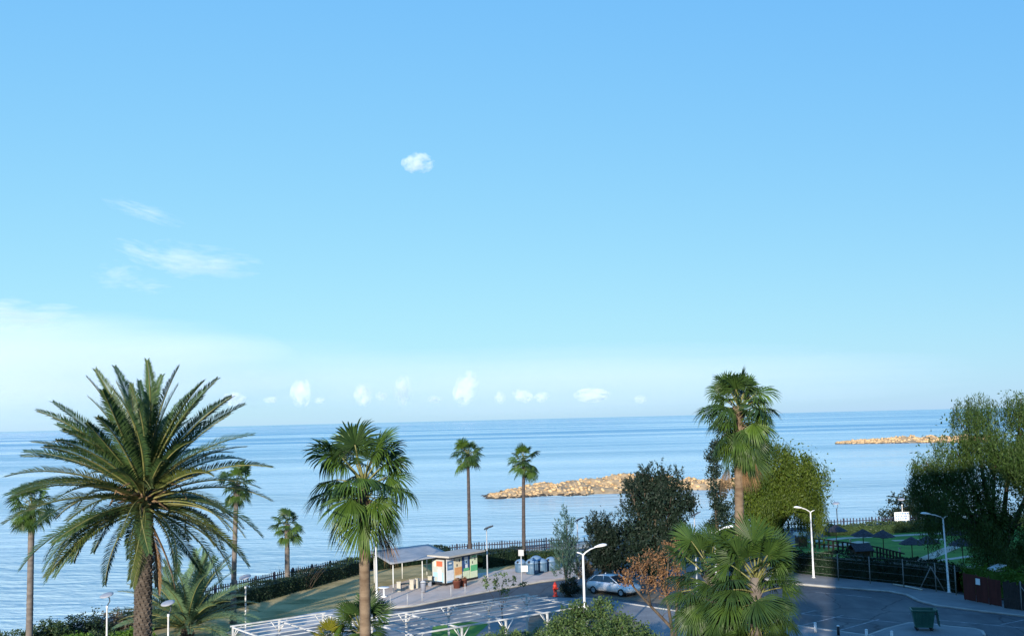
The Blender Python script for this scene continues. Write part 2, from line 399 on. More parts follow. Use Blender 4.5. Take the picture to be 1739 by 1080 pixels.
flat('planting_bed', poly([(940, 1003), (1000, 990), (1080, 998), (1140, 1010), (1150, 1028), (1060, 1018), (990, 1010)]), 0.010, M['soil'])
# parking bay lines
for a, b in [((1335, 1040), (1530, 1057)), ((1330, 1049), (1385, 1036)), ((1356, 1063), (1433, 1044)), ((1425, 1070), (1493, 1051)), ((1590, 1052), (1739, 1066)), ((1385, 1005), (1480, 1014)), ((1700, 1060), (1739, 1052)), ((1100, 1008), (1180, 1018))]:
    path_strip('parking_line', [a, b], 0.12, 0.006, M['road_paint'])
# garden lawn behind the tall hedge, with its pale paths
flat('garden_lawn', poly([(1335, 938), (1370, 916), (1430, 908), (1640, 896), (1800, 890), (1900, 1010), (1739, 1022), (1640, 1000), (1560, 980), (1450, 965), (1340, 955)]), 0.012, M['lawn'])
for pix_, w in [([(1366, 921), (1405, 916.5), (1436, 913.5), (1530, 909), (1640, 903.5)], 1.3), ([(1403, 929), (1430, 925), (1468, 919.5)], 1.5), ([(1516, 918), (1606, 915.5)], 1.1),
                ([(1520, 953), (1550, 951.5), (1571, 949), (1590, 941), (1607, 933.5), (1640, 921)], 1.3), ([(1571, 954), (1600, 951), (1650, 944)], 0.8), ([(1489, 967), (1534, 961)], 0.8), ([(1622, 967), (1660, 962), (1760, 955)], 1.2), ([(1700, 968), (1760, 973)], 0.7)]:
    path_strip('garden_path', pix_, w, 0.026, M['sand'])
# ------------------------------------------------------------------ palms
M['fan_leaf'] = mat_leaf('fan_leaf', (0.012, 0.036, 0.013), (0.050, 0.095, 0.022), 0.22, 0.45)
M['fan_leaf_lit'] = mat_leaf('fan_leaf_lit', (0.022, 0.060, 0.012), (0.085, 0.15, 0.022), 0.25, 0.45)  # brighter copy of fan_leaf, sunlit tone put into the colour
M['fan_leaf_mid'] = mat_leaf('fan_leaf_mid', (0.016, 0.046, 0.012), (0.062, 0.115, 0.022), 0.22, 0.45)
M['fan_leaf_yellow'] = mat_leaf('fan_leaf_yellow', (0.11, 0.13, 0.012), (0.27, 0.24, 0.02), 0.25, 0.5)
M['dead_leaf'] = mat_leaf('dead_leaf', (0.11, 0.066, 0.032), (0.26, 0.16, 0.08), 0.15, 0.8)
M['petiole'] = mat_plain('petiole', (0.12, 0.145, 0.04), (0.20, 0.18, 0.065), 3, 0.6)
M['petiole_brown'] = mat_plain('petiole_brown', (0.17, 0.10, 0.05), (0.27, 0.18, 0.10), 3, 0.7)
M['date_leaf'] = mat_leaf('date_leaf', (0.014, 0.044, 0.022), (0.065, 0.110, 0.032), 0.15, 0.45)
M['date_leaf_olive'] = mat_leaf('date_leaf_olive', (0.026, 0.050, 0.014), (0.095, 0.115, 0.028), 0.15, 0.45)
M['date_leaf_blue'] = mat_leaf('date_leaf_blue', (0.06, 0.115, 0.070), (0.15, 0.235, 0.115), 0.15, 0.45)

def fan_mesh(e, seed, Rb=0.92, lp=0.88, arc=R(215), nseg=34, droop=0.35, leaf='fan_leaf', pet='petiole'):
    r = random.Random(seed); m = MB()
    upr = max(0.0, min(1.0, (e - R(35)) / R(45))); bd = 0.40 - 0.28 * upr; droop = droop * (1 - 0.62 * upr)     # young leaves stand up straight
    pts = []; x = z = 0.0; n = 6
    for i in range(n + 1):
        pts.append((x, 0, z)); a = e - bd * (i / n); x += math.cos(a) * lp / n; z += math.sin(a) * lp / n
    m.tube(pts, [0.030 - 0.016 * i / n for i in range(n + 1)], 5, 1)
    a = e - bd - r.uniform(0.05, 0.35) * (1 - .6 * upr)
    E = Vector(pts[-1]); d = Vector((math.cos(a), 0, math.sin(a))); s = Vector((0, 1, 0)); nn = Vector((-math.sin(a), 0, math.cos(a)))
    half = arc / nseg / 2
    for j in range(nseg):
        th = -arc / 2 + arc * (j + 0.5) / nseg
        rl = Rb * (0.80 + 0.20 * math.cos(th * 0.8)) * r.uniform(0.93, 1.05)
        dr = droop * r.uniform(0.7, 1.4) * (1.25 if abs(th) > 1.2 else 1.0)
        dd = d * math.cos(th) + s * math.sin(th); ss = s * math.cos(th) - d * math.sin(th)
        dd = (dd + nn * (0.16 * math.cos(th) - 0.05) + Vector((r.uniform(-.03, .03), r.uniform(-.03, .03), r.uniform(-.03, .03)))).normalized()
        def pt(f):
            q = f * rl
            return E + dd * q * (1 - 0.25 * dr * f * f) + Vector((0, 0, -1)) * dr * rl * f ** 2.6 + nn * 0.0
        w1 = 0.55 * rl * math.tan(half) * 1.04
        lift = nn * (0.35 * w1)
        c0, c1, c2, c3 = pt(0.03), pt(0.55), pt(0.80), pt(1.0)
        w0 = 0.05 * rl * math.tan(half); w2 = w1 * 0.62
        # a pleat: middle rib low, edges raised
        m.add([c0 - ss * w0, c0 + ss * w0, c1 - ss * w1 + lift, c1 - lift * 0.6, c1 + ss * w1 + lift, c2 - ss * w2, c2 + ss * w2, c3],
              [(0, 1, 3), (0, 3, 2), (1, 4, 3), (2, 3, 5), (3, 6, 5), (3, 4, 6), (5, 6, 7)], 0)
    return m.mesh('frond', [M[leaf], M[pet]])
_fan = {}
def fan_class(e_deg, leaf, pet, kw):
    k = (e_deg, leaf, tuple(sorted(kw.items())))
    if k not in _fan:
        _fan[k] = [fan_mesh(R(e_deg), (int(e_deg) * 37 + len(leaf) * 911 + q * 5003 + 20000), leaf=leaf, pet=pet, **kw) for q in range(2)]
    return _fan[k]
def ringed_trunk(m, h, r0, r1, lean=(0, 0), seg=60, n=12, flare=0.25, rough=0.05, seed=1):
    r = random.Random(seed); pts = []; rad = []
    for i in range(seg + 1):
        t = i / seg; b = math.sin(t * math.pi * 0.5)
        pts.append((lean[0] * (t ** 1.6), lean[1] * (t ** 1.6), h * t))
        rad.append((r0 + (r1 - r0) * b) * (1 + flare * math.exp(-t * h * 1.6)) * (1 + rough * (1 if i % 2 else -1) * r.uniform(0.2, 1)))
    m.tube(pts, rad, n)
    return Vector(pts[-1])
def fan_palm(base, h, label, n=40, scale=1.0, r0=0.24, r1=0.19, lean=(0, 0), leaf='fan_leaf', lit='fan_leaf_lit', yellow=(), dead=0, skirt=0, emax=84, emin=-42, crown_len=0.7, seed=1, trunk='palm_trunk', group=None, kw=None, pw=1.0, wild=7):
    kw = kw or {}
    r = random.Random(seed)
    t = thing('fan_palm', label, 'palm tree', base, 0, group)
    m = MB(); top = ringed_trunk(m, h, r0, r1, lean, seg=max(20, int(h * 7)), seed=seed)
    # cut leaf stubs just under the crown
    for k in range(26):
        a = k * 2.4; zz = h - 0.15 - k * 0.05; rr = r1 * 1.0
        c, s = math.cos(a), math.sin(a)
        m.tube([(top.x + c * rr * .7, top.y + s * rr * .7, zz), (top.x + c * rr * 1.5, top.y + s * rr * 1.5, zz + 0.16)], [0.05, 0.028], 4, smooth=False)
    m.build('trunk', M[trunk], t)
    for i in range(n):
        f = (i + 0.5) / n
        e = emax + (emin - emax) * f ** pw + r.uniform(-wild, wild)
        e = max(min(round(e / 12) * 12, 84), -60)
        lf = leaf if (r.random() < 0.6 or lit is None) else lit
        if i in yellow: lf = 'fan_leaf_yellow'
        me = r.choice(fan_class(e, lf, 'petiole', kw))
        o = link('frond', me, t, (top.x, top.y, top.z + 0.12 - crown_len * f), i * 2.39996 + r.uniform(-.5, .5))
        s_ = scale * r.uniform(0.70, 1.14) * (0.8 + 0.2 * math.sin(math.pi * min(1, f * 1.4 + 0.15))); o.scale = (s_, s_, s_)
        o.rotation_euler = (r.uniform(-.55, .55), r.uniform(-.18, .18), o.rotation_euler[2])
    dkw = dict(kw); dkw.update(arc=R(95), droop=0.5)
    for i in range(dead + skirt):
        hang = i >= dead
        e = r.choice([-60, -48, -36]) if not hang else r.choice([-72, -84])
        kw2 = dkw if not hang else dict(dkw, lp=0.55, Rb=0.75, arc=R(70))
        me = r.choice(fan_class(e, 'dead_leaf', 'petiole_brown', kw2))
        zz = top.z - crown_len - (0.1 if not hang else r.uniform(-0.1, 0.9))
        o = link('dead_frond', me, t, (top.x, top.y, zz), i * 2.39996 + 1.0)
        s_ = (.82 if hang else 1.0) * scale * r.uniform(0.8, 1.05); o.scale = (s_, s_, s_)
    return t

def pinnate_mesh(e0, bend, seed, L=4.0, npair=85, leaf_len=0.42, leaf='date_leaf', pet='petiole', vee=0.55, bare=0.14):
    r = random.Random(seed); m = MB(); n = 18
    P0 = []; A = []; x = z = 0.0; yb = r.uniform(-.12, .12)
    for i in range(n + 1):
        t = i / n; a = e0 - bend * t ** 1.5; A.append(a); P0.append(Vector((x, yb * L * t * t, z))); x += math.cos(a) * L / n; z += math.sin(a) * L / n
    m.tube(P0, [0.042 * (1 - 0.88 * i / n) + 0.004 for i in range(n + 1)], 5, 1)
    for j in range(npair):
        t = bare + (1 - bare) * (j + 0.5) / npair
        q = t * n; i = min(int(q), n - 1); f = q - i
        p = P0[i].lerp(P0[i + 1], f); tg = (P0[i + 1] - P0[i]).normalized()
        up = Vector((-math.sin(A[i]), 0, math.cos(A[i]))); side = tg.cross(up).normalized(); up = side.cross(tg)
        prof = (0.45 + 0.55 * math.sin(math.pi * min(1.0, (t - bare) / (1 - bare) * 0.72 + 0.16))) * (1 - 0.45 * max(0, t - 0.75) / 0.25)
        for sg in (-1, 1):
            ll = leaf_len * prof * r.uniform(0.86, 1.1)
            fw = 0.62 + 0.75 * t ** 2 + r.uniform(-.1, .1)
            v = vee * r.uniform(0.5, 1.25)
            d = (side * sg + tg * fw + up * v).normalized()
            wv = d.cross(up).normalized() * 0.017
            mid = p + d * ll * 0.5; tip = p + d * ll + Vector((0, 0, -0.16 * ll))
            m.add([p - wv * 0.5, p + wv * 0.5, mid + wv, mid - wv, tip], [(0, 1, 2, 3), (3, 2, 4)], 0)
    return m.mesh('frond', [M[leaf], M[pet]])
def date_palm(base, h, label, seed=3):
    r = random.Random(seed)
    t = thing('date_palm', label, 'palm tree', base)
    m = MB(); top = ringed_trunk(m, h, 0.205, 0.205, (0.05, 0.0), seg=40, flare=0.3, seed=2); m.build('trunk', M['bark'], t)
    # leaf-base scales in a spiral all up the trunk
    m = MB(); k = 0; zz = 0.2
    while zz < h - 0.05:
        a = k * 2.39996; tt = zz / h; cx = 0.05 * tt ** 1.6
        rr = 0.20 * (1 + 0.3 * math.exp(-tt * h * 1.6)); c, s = math.cos(a), math.sin(a); ta = Vector((-s, c, 0)); ou = Vector((c, s, 0)); o = Vector((cx, 0, zz)) + ou * rr * 0.95
        w = 0.075 * r.uniform(.85, 1.15); tk = 0.062 * r.uniform(.8, 1.3)
        m.add([o - ta * w, o + ta * w, o + ta * w * .75 + Vector((0, 0, .15)) + ou * tk, o - ta * w * .75 + Vector((0, 0, .15)) + ou * tk, o - ta * w * .6 + Vector((0, 0, .17)), o + ta * w * .6 + Vector((0, 0, .17))],
              [(0, 1, 2, 3), (0, 3, 4), (1, 5, 2)], 0)
        m.add([o + ta * w * .75 + Vector((0, 0, .15)) + ou * tk, o - ta * w * .75 + Vector((0, 0, .15)) + ou * tk, o - ta * w * .6 + Vector((0, 0, .17)), o + ta * w * .6 + Vector((0, 0, .17))], [(0, 1, 2, 3)], 1)
        k += 1; zz += 0.0098
    tag(m.build('leaf_scales', [M['boot'], M['boot_tip']], t), kind='stuff')
    # long dry leaf stubs under the crown
    for k in range(34):
        a = k * 2.39996; el = r.uniform(-0.5, 0.7); L = r.uniform(0.35, 0.8); c, s = math.cos(a), math.sin(a); z0 = h - 0.45 * r.random()
        p = Vector((top.x + c * .2, s * .2, z0)); q = p + Vector((c * math.cos(el), s * math.cos(el), math.sin(el))) * L
        m = MB(); m.tube([p, p.lerp(q, .5) + Vector((0, 0, .04)), q], [0.06, 0.04, 0.026], 5); m.build('leaf_stub', M['petiole_brown'], t)
    cl = {}
    N = 118
    for i in range(N):
        f = (i + 0.5) / N
        e = 88 - 108 * f ** 0.85 + r.uniform(-6, 6)
        e = round(e / 10) * 10
        bend = R(22 + 48 * min(1, max(0.0, (80 - e) / 95)))
        if e < 0: bend = R(58)
        lf = 'date_leaf' if (e > 30 or r.random() < 0.6) else 'date_leaf_olive'
        key = (e, lf, i % 2)
        if key not in cl: cl[key] = pinnate_mesh(R(e), bend, i + 11, L=4.0, leaf=lf, leaf_len=0.44)
        az = i * 2.39996 + r.uniform(-.45, .45)
        o = link('frond', cl[key], t, (top.x + 0.12 * math.cos(az) * f, 0.12 * math.sin(az) * f, h + 0.25 - 0.75 * f), az)
        s_ = r.uniform(0.76, 0.99) * (0.88 if e < -10 else 1.0); o.scale = (s_, s_, s_)
        o.rotation_euler = (r.uniform(-.6, .6), r.uniform(-.14, .14), az)
    dm = [pinnate_mesh(R(-62 - 10 * q), R(20), 900 + q, L=2.4, npair=50, leaf_len=0.32, leaf='dead_leaf', pet='petiole_brown', vee=0.1) for q in range(2)]
    for k, az in enumerate((0.25, 0.75, 1.2)):
        link('dead_frond', dm[k % 2], t, (top.x, 0, h - 0.55), az)
    fm = MB()
    for k in range(9):
        a = k * 2.1; c, s = math.cos(a), math.sin(a)
        fm.tube([(0, 0, 0), (c * .5, s * .5, .35), (c * 1.0, s * 1.0, .2), (c * 1.25, s * 1.25, -.25)], [.03, .025, .018, .012], 4)
    fm.build('flower_stalks', M['petiole_brown'], t, (top.x, 0, h))
    return t
def young_date(base, label, seed=5):
    r = random.Random(seed); t = thing('young_date_palm', label, 'palm tree', base)
    m = MB()
    ringed_trunk(m, 1.0, 0.34, 0.26, seg=8, flare=0.2, seed=seed)
    for k in range(40):
        a = k * 2.4; c, s = math.cos(a), math.sin(a); z0 = 0.1 + 0.024 * k
        m.tube([(c * .22, s * .22, z0), (c * .45, s * .45, z0 + .35)], [.07, .03], 5)
    m.build('trunk', M['boot'], t)
    cl = {}
    for i in range(62):
        f = (i + .5) / 62; e = round((84 - 72 * f + r.uniform(-6, 6)) / 9) * 9
        if (e, i % 2) not in cl: cl[(e, i % 2)] = pinnate_mesh(R(e), R(28 + 40 * f), 300 + i, L=4.0, npair=80, leaf_len=0.55, leaf='date_leaf_blue')
        az = i * 2.39996
        o = link('frond', cl[(e, i % 2)], t, (0, 0, 1.05 - .2 * f), az); s_ = 1.25 * r.uniform(.85, 1.05); o.scale = (s_,) * 3; o.rotation_euler = (r.uniform(-.4, .4), 0, az)
    return t

def at_ground(px, py, D):
    p = P(px, py, D); return (p[0], p[1], 0.0), p[2]
b, h = at_ground(243, 832, 31); date_palm(b, h - 0.1, 'big date palm with scaly trunk and wide feathery crown, largest palm at left')
b, h = at_ground(618, 842, 38)
fan_palm(b, h + 0.5, 'bushy fan palm in the foreground with ragged yellow-edged leaves and smooth brown trunk', n=40, scale=1.58, r0=0.22, r1=0.19, yellow=(37,), dead=1, emin=-26, crown_len=0.8, seed=4, kw=dict(droop=0.5, nseg=38), wild=14)
b, h = at_ground(1265, 712, 47)
fan_palm((P(1254, 1000, 47)[0], 47, 0), h + 0.6, 'tallest fan palm with orange skirt of dead leaves, beside the weeping tree', n=74, scale=1.22, r0=0.24, r1=0.19, lean=(0.35, 0), dead=3, skirt=10, emin=-54, crown_len=1.5, seed=9, lit='fan_leaf_lit', kw=dict(droop=0.45))
b, h = at_ground(1200, 945, 39)
fan_palm((P(1232, 1080, 39)[0], 39, 0), h - 0.45, 'left one of two low dense fan palms in front of the tallest palm', n=54, scale=1.24, r0=0.24, r1=0.2, lean=(-0.5, 0), emin=-56, crown_len=1.5, wild=14, seed=14, trunk='palm_trunk_grey', leaf='fan_leaf', lit='fan_leaf_mid', kw=dict(droop=0.3, nseg=40))
b, h = at_ground(1290, 950, 37.5)
fan_palm((P(1276, 1080, 37.5)[0], 37.5, 0), h - 0.6, 'right one of two low dense fan palms with big glossy drooping leaves', n=64, scale=1.34, r0=0.24, r1=0.2, lean=(0.25, 0), emin=-58, crown_len=1.7, wild=14, seed=21, trunk='palm_trunk_grey', leaf='fan_leaf', lit='fan_leaf_mid', kw=dict(droop=0.3, nseg=40))
far = dict(nseg=22)
b = G(798, 943)
fan_palm(b, P(796, 772, b[1])[2], 'left one of two slender fan palms on thin straight trunks before the sea', n=36, scale=1.28, r0=0.2, r1=0.15, emin=-30, seed=31, kw=far, trunk='palm_trunk_dark', wild=10)
b = G(890, 950)
fan_palm(b, P(893, 780, b[1])[2], 'right one of two slender fan palms on thin straight trunks before the sea', n=33, scale=1.24, r0=0.2, r1=0.15, lean=(0.2, 0), emin=-36, seed=36, kw=far, trunk='palm_trunk_dark', wild=10)
b = G(488, 1003)
fan_palm(b, P(489, 890, b[1])[2], 'short fan palm standing in the hedge against the picket fence', n=32, scale=1.0, r0=0.23, r1=0.19, emin=-45, seed=41, kw=far, trunk='palm_trunk_grey')
b = G(396, 1058)
fan_palm(b, P(405, 822, b[1])[2], 'slim fan palm half hidden behind the right side of the date palm', n=34, scale=1.0, r0=0.21, r1=0.16, lean=(0.25, 0), emin=-45, seed=47, kw=far, trunk='palm_trunk_grey')
b, h = at_ground(54, 856, 62)
fan_palm(b, h, 'slim fan palm at the left edge beyond the date palm', n=40, scale=1.0, r0=0.2, r1=0.17, emin=-50, seed=52, kw=dict(nseg=26), trunk='palm_trunk_grey')
b = G(318, 1092)
young_date(b, 'young stemless date palm with upright bluish fronds beside the big date palm')
b, h = at_ground(612, 1072, 52)
fan_palm(b, h, 'low young fan palm at the foot of the bushy foreground palm', n=24, scale=1.25, r0=0.2, r1=0.2, emax=84, emin=0, crown_len=0.3, seed=61, leaf='fan_leaf', lit='fan_leaf_lit', kw=dict(droop=0.12, nseg=30))
b, h = at_ground(556, 1096, 51)
fan_palm(b, h, 'small yellow-green fan palm sprouting at the bottom edge', n=16, scale=0.95, r0=0.16, r1=0.16, emax=84, emin=20, crown_len=0.2, seed=66, leaf='fan_leaf_lit', lit='fan_leaf_yellow', kw=dict(droop=0.12, nseg=30))
# ------------------------------------------------------------------ trees, shrubs, hedges
M['leaf_dark'] = mat_leaf('leaf_dark', (0.004, 0.012, 0.008), (0.013, 0.028, 0.017), 0.06, 0.6)  # near-black: shade on the dense tamarisks put into the leaf colour
M['leaf_acacia'] = mat_leaf('leaf_acacia', (0.016, 0.046, 0.007), (0.100, 0.142, 0.014), 0.25, 0.55)
M['leaf_pepper'] = mat_leaf('leaf_pepper', (0.008, 0.028, 0.006), (0.052, 0.095, 0.016), 0.25, 0.55)
M['leaf_conifer'] = mat_leaf('leaf_conifer', (0.018, 0.050, 0.040), (0.055, 0.110, 0.085), 0.12, 0.6)
M['leaf_brown'] = mat_leaf('leaf_brown', (0.09, 0.05, 0.028), (0.30, 0.16, 0.07), 0.2, 0.75)
M['leaf_green'] = mat_leaf('leaf_green', (0.022, 0.060, 0.018), (0.12, 0.18, 0.055), 0.25, 0.5)
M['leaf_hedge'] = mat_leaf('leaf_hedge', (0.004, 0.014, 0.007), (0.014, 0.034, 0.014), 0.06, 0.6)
M['leaf_bright'] = mat_leaf('leaf_bright', (0.03, 0.085, 0.008), (0.10, 0.19, 0.02), 0.25, 0.5)
M['leaf_dry'] = mat_leaf('leaf_dry', (0.05, 0.050, 0.035), (0.13, 0.105, 0.075), 0.12, 0.8)
M['leaf_oleander'] = mat_leaf('leaf_oleander', (0.012, 0.035, 0.014), (0.045, 0.075, 0.026), 0.15, 0.5)

def leaf_quads(C, A, ln, wd, g):
    """one pointed leaf per row: centres C, long axes A"""
    n = len(C)
    B = np.cross(A, g.normal(size=(n, 3))); B /= np.linalg.norm(B, axis=1)[:, None] + 1e-9
    ln = np.asarray(ln).reshape(-1, 1); wd = np.asarray(wd).reshape(-1, 1)
    V = np.empty((n, 4, 3)); V[:, 0] = C - A * ln / 2; V[:, 1] = C + B * wd / 2 + A * ln * .08; V[:, 2] = C + A * ln / 2; V[:, 3] = C - B * wd / 2 + A * ln * .08
    return V.reshape(-1, 3), np.arange(4 * n).reshape(n, 4)
def unit(g, n):
    a = g.normal(size=(n, 3)); return a / np.linalg.norm(a, axis=1)[:, None]
def foliage(lobes, style, n, size, seed, clump=0.35, per=26, shell=0.62):
    g = np.random.default_rng(seed)
    vol = np.array([l[3] * l[4] * l[5] for l in lobes]) ** 0.7; pr = vol / vol.sum()
    nc = max(1, n // per); li = g.choice(len(lobes), nc, p=pr)
    Lb = np.array(lobes)[li]
    d = unit(g, nc); rad = shell + (1.06 - shell) * g.random(nc) ** 0.8
    # lumpy outline
    ph = g.random((len(lobes), 3)) * 6.3
    lump = 1 + 0.17 * np.sin(5 * d[:, 0] + ph[li, 0]) * np.cos(4 * d[:, 2] + ph[li, 1]) + 0.13 * np.sin(9 * d[:, 1] + 7 * d[:, 2] + ph[li, 2])
    Cc = Lb[:, :3] + d * Lb[:, 3:6] * (rad * lump)[:, None]
    if style == 'weep':
        k = np.repeat(np.arange(nc), per); t = np.tile(np.linspace(0, 1, per), nc)
        sl = g.uniform(0.5, 1.7, nc)[k] * clump * 2.4
        out = d[k] * np.array((0.25, 0.25, 0)) * clump
        C = Cc[k] + out * t[:, None] + np.stack([g.normal(0, .05 + .10 * clump, len(k)), g.normal(0, .05 + .10 * clump, len(k)), -sl * t], 1)
        A = np.stack([g.normal(0, .45, len(k)), g.normal(0, .45, len(k)), -np.ones(len(k))], 1)
        A /= np.linalg.norm(A, axis=1)[:, None]
        ln = size * g.uniform(.7, 1.4, len(k)); wd = ln * 0.2
    elif style == 'spray':            # upright tufts: tamarisk, conifer
        k = np.repeat(np.arange(nc), per); t = g.random(len(k))
        up = d[k] * np.array((.7, .7, .3)) + np.array((0, 0, .9)); up /= np.linalg.norm(up, axis=1)[:, None]
        C = Cc[k] + up * (t * clump * 1.7)[:, None] + g.normal(0, clump * .22, (len(k), 3)) * (1 - .6 * t)[:, None]
        A = up + g.normal(0, .5, (len(k), 3)); A /= np.linalg.norm(A, axis=1)[:, None]
        ln = size * g.uniform(.7, 1.5, len(k)); wd = ln * 0.22
    else:
        k = np.repeat(np.arange(nc), per)
        C = Cc[k] + g.normal(0, clump * .5, (len(k), 3)) * np.array((1, 1, .8))
        A = unit(g, len(k)) + np.array((0, 0, -.35)); A /= np.linalg.norm(A, axis=1)[:, None]
        ln = size * g.uniform(.7, 1.35, len(k)); wd = ln * 0.5
    return leaf_quads(C, A, ln, wd, g)
def sub_lobes(L_, k, seed, f=(0.26, 0.42)):
    """break big lobes up into separate branch clumps"""
    r = random.Random(seed); out = []
    for l in L_:
        for q in range(k):
            d = Vector((r.gauss(0, 1), r.gauss(0, 1), r.gauss(0.1, 1))).normalized(); w = r.uniform(.55, .92); s = r.uniform(*f)
            out.append((l[0] + d.x * l[3] * w, l[1] + d.y * l[4] * w, l[2] + d.z * l[5] * w, l[3] * s, l[4] * s, l[5] * s * .8))
    return out
def tree(name, label, cat, base, lobes, leaf, style='leafy', n=12000, size=0.16, clump=0.35, per=26, seed=1, trunk_r=0.2, bark='bark', fork=0.35, shell=0.55, core=None, group=None, twigs=3, sub=0, sf=(0.26, 0.42), limbs=None, D=50):
    r = random.Random(seed); b = Vector(base)
    t = thing(name, label, cat, base, 0, group)
    L_ = [(l[0] - b.x, l[1] - b.y, l[2] - b.z, l[3], l[4], l[5]) for l in lobes]
    V, F = foliage(sub_lobes(L_, sub, seed, sf) if sub else L_, style, n, size, seed, clump, per, shell)
    if core:                           # sparse big leaves deep inside the crown
        V2, F2 = foliage([(*l[:3], l[3] * .74, l[4] * .74, l[5] * .74) for l in L_], 'leafy', core, size * 1.25, seed + 5, clump * 1.6, 10, 0.1); F2 = F2 + len(V); V = np.concatenate([V, V2]); F = np.concatenate([F, F2])
    link('crown', np_mesh('crown', V, F, M[leaf]), t)
    m = MB(); cz = sum(l[2] for l in L_) / len(L_); zf = max(0.3, min(l[2] - l[5] for l in L_) * 0.8 + 0.2 * cz) * (fork / 0.35)
    cx = sum(l[0] for l in L_) / len(L_) * .3; cyy = sum(l[1] for l in L_) / len(L_) * .3
    fk = Vector((cx, cyy, zf)); m.tube([(0, 0, 0), (cx * .3 + r.uniform(-.1, .1), cyy * .3, zf * .5), fk], [trunk_r * 1.2, trunk_r, trunk_r * .85], 9)
    for l in L_:
        c = Vector(l[:3]); mid = fk.lerp(c, .5) + Vector((r.uniform(-.3, .3), r.uniform(-.3, .3), .25 * (c - fk).length * .4))
        m.tube([fk, mid, c], [trunk_r * .6, trunk_r * .36, trunk_r * .16], 6)
        for q in range(twigs):
            d = Vector((r.gauss(0, 1), r.gauss(0, 1), r.gauss(0.3, .8))).normalized(); e = c + Vector((d.x * l[3], d.y * l[4], d.z * l[5])) * .85
            s = mid.lerp(c, r.uniform(.3, 1)); m.tube([s, s.lerp(e, .5) + Vector((0, 0, .1)), e], [trunk_r * .2, trunk_r * .11, trunk_r * .04], 5)
    if limbs:
        m = MB()
        for pl, r0, r1 in limbs:
            pts = [Vector(P(x, y, D + dd)) - b for x, y, dd in pl]; m.tube(pts, [r0 + (r1 - r0) * i / (len(pts) - 1) for i in range(len(pts))], 7)
            for q in range(9):
                i = r.randrange(max(1, len(pts) - 1)); s = pts[i].lerp(pts[i + 1], r.random()); e = s + Vector((r.uniform(-.6, .6), r.uniform(-.5, .5), r.uniform(.1, .7)))
                m.tube([s, s.lerp(e, .5) + Vector((0, 0, .06)), e], [r1 * .8, r1 * .55, r1 * .3], 4)
    m.build('trunk', M[bark], t)
    return t
def PL(D, *ls):
    """crown lobes: (pixel x, y, radius x, radius y[, depth offset]) at a distance D"""
    out = []
    for l in ls:
        dd = l[4] if len(l) > 4 else 0.0
        p = P(l[0], l[1], D + dd); s = (D + dd) / FPX; rx, rz = l[2] * s, l[3] * s
        out.append((p[0], p[1], p[2], rx, (rx + rz) / 2, rz))
    return out
def gx(px, py, D): return (P(px, py, D)[0], D, 0.0)

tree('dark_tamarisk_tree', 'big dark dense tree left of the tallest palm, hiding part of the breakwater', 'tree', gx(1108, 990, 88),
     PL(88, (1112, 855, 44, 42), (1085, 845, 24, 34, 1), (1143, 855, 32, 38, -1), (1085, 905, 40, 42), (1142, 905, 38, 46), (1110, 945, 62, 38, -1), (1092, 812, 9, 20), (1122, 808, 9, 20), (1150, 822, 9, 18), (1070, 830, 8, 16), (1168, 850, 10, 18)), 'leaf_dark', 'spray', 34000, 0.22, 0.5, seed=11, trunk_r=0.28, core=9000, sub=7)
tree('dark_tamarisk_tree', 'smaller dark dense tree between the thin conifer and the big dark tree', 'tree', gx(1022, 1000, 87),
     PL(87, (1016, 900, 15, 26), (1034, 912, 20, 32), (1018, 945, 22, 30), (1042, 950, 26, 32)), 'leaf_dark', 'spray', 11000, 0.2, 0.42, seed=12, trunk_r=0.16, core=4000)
tree('conifer_tree', 'slim bluish-green conifer beside the blue bins', 'tree', gx(961, 1000, 85),
     PL(85, (962, 888, 8, 18), (961, 912, 15, 22), (961, 940, 20, 26), (962, 968, 18, 22)), 'leaf_conifer', 'spray', 5000, 0.2, 0.4, per=20, seed=13, trunk_r=0.09, shell=0.2, fork=0.15)
tree('shrub', 'dark round shrub at the foot of the slim conifer', 'shrub', G(968, 1010), PL(82.5, (968, 998, 17, 13)), 'leaf_dark', 'leafy', 1600, 0.16, 0.25, seed=14, trunk_r=0.05)
tree('pampas_shrub', 'pale grey-green feathery shrub between the white lamp and the car', 'shrub', G(990, 985), PL(86.5, (985, 970, 10, 12), (993, 976, 10, 9)), 'leaf_dry', 'spray', 900, 0.3, 0.4, seed=15, trunk_r=0.04)
tree('weeping_acacia_tree', 'yellow-green weeping tree right behind the tallest palm', 'tree', gx(1325, 945, 92),
     PL(92, (1310, 785, 44, 42), (1350, 800, 42, 50, -1), (1380, 812, 24, 50), (1290, 840, 50, 50, -1), (1340, 850, 52, 44), (1270, 800, 36, 50, 1), (1380, 850, 22, 34), (1300, 885, 46, 26)), 'leaf_acacia', 'weep', 80000, 0.22, 0.75, per=30, seed=21, trunk_r=0.25, core=6000, sub=16, twigs=2, sf=(0.18, 0.34))
tree('dark_slim_tree', 'narrow dark tree left of the tallest palm trunk', 'tree', gx(1218, 960, 84),
     PL(84, (1214, 765, 14, 26), (1212, 800, 9, 22), (1222, 850, 18, 34), (1225, 895, 26, 30)), 'leaf_dark', 'leafy', 6500, 0.2, 0.35, seed=22, trunk_r=0.13, shell=0.3)
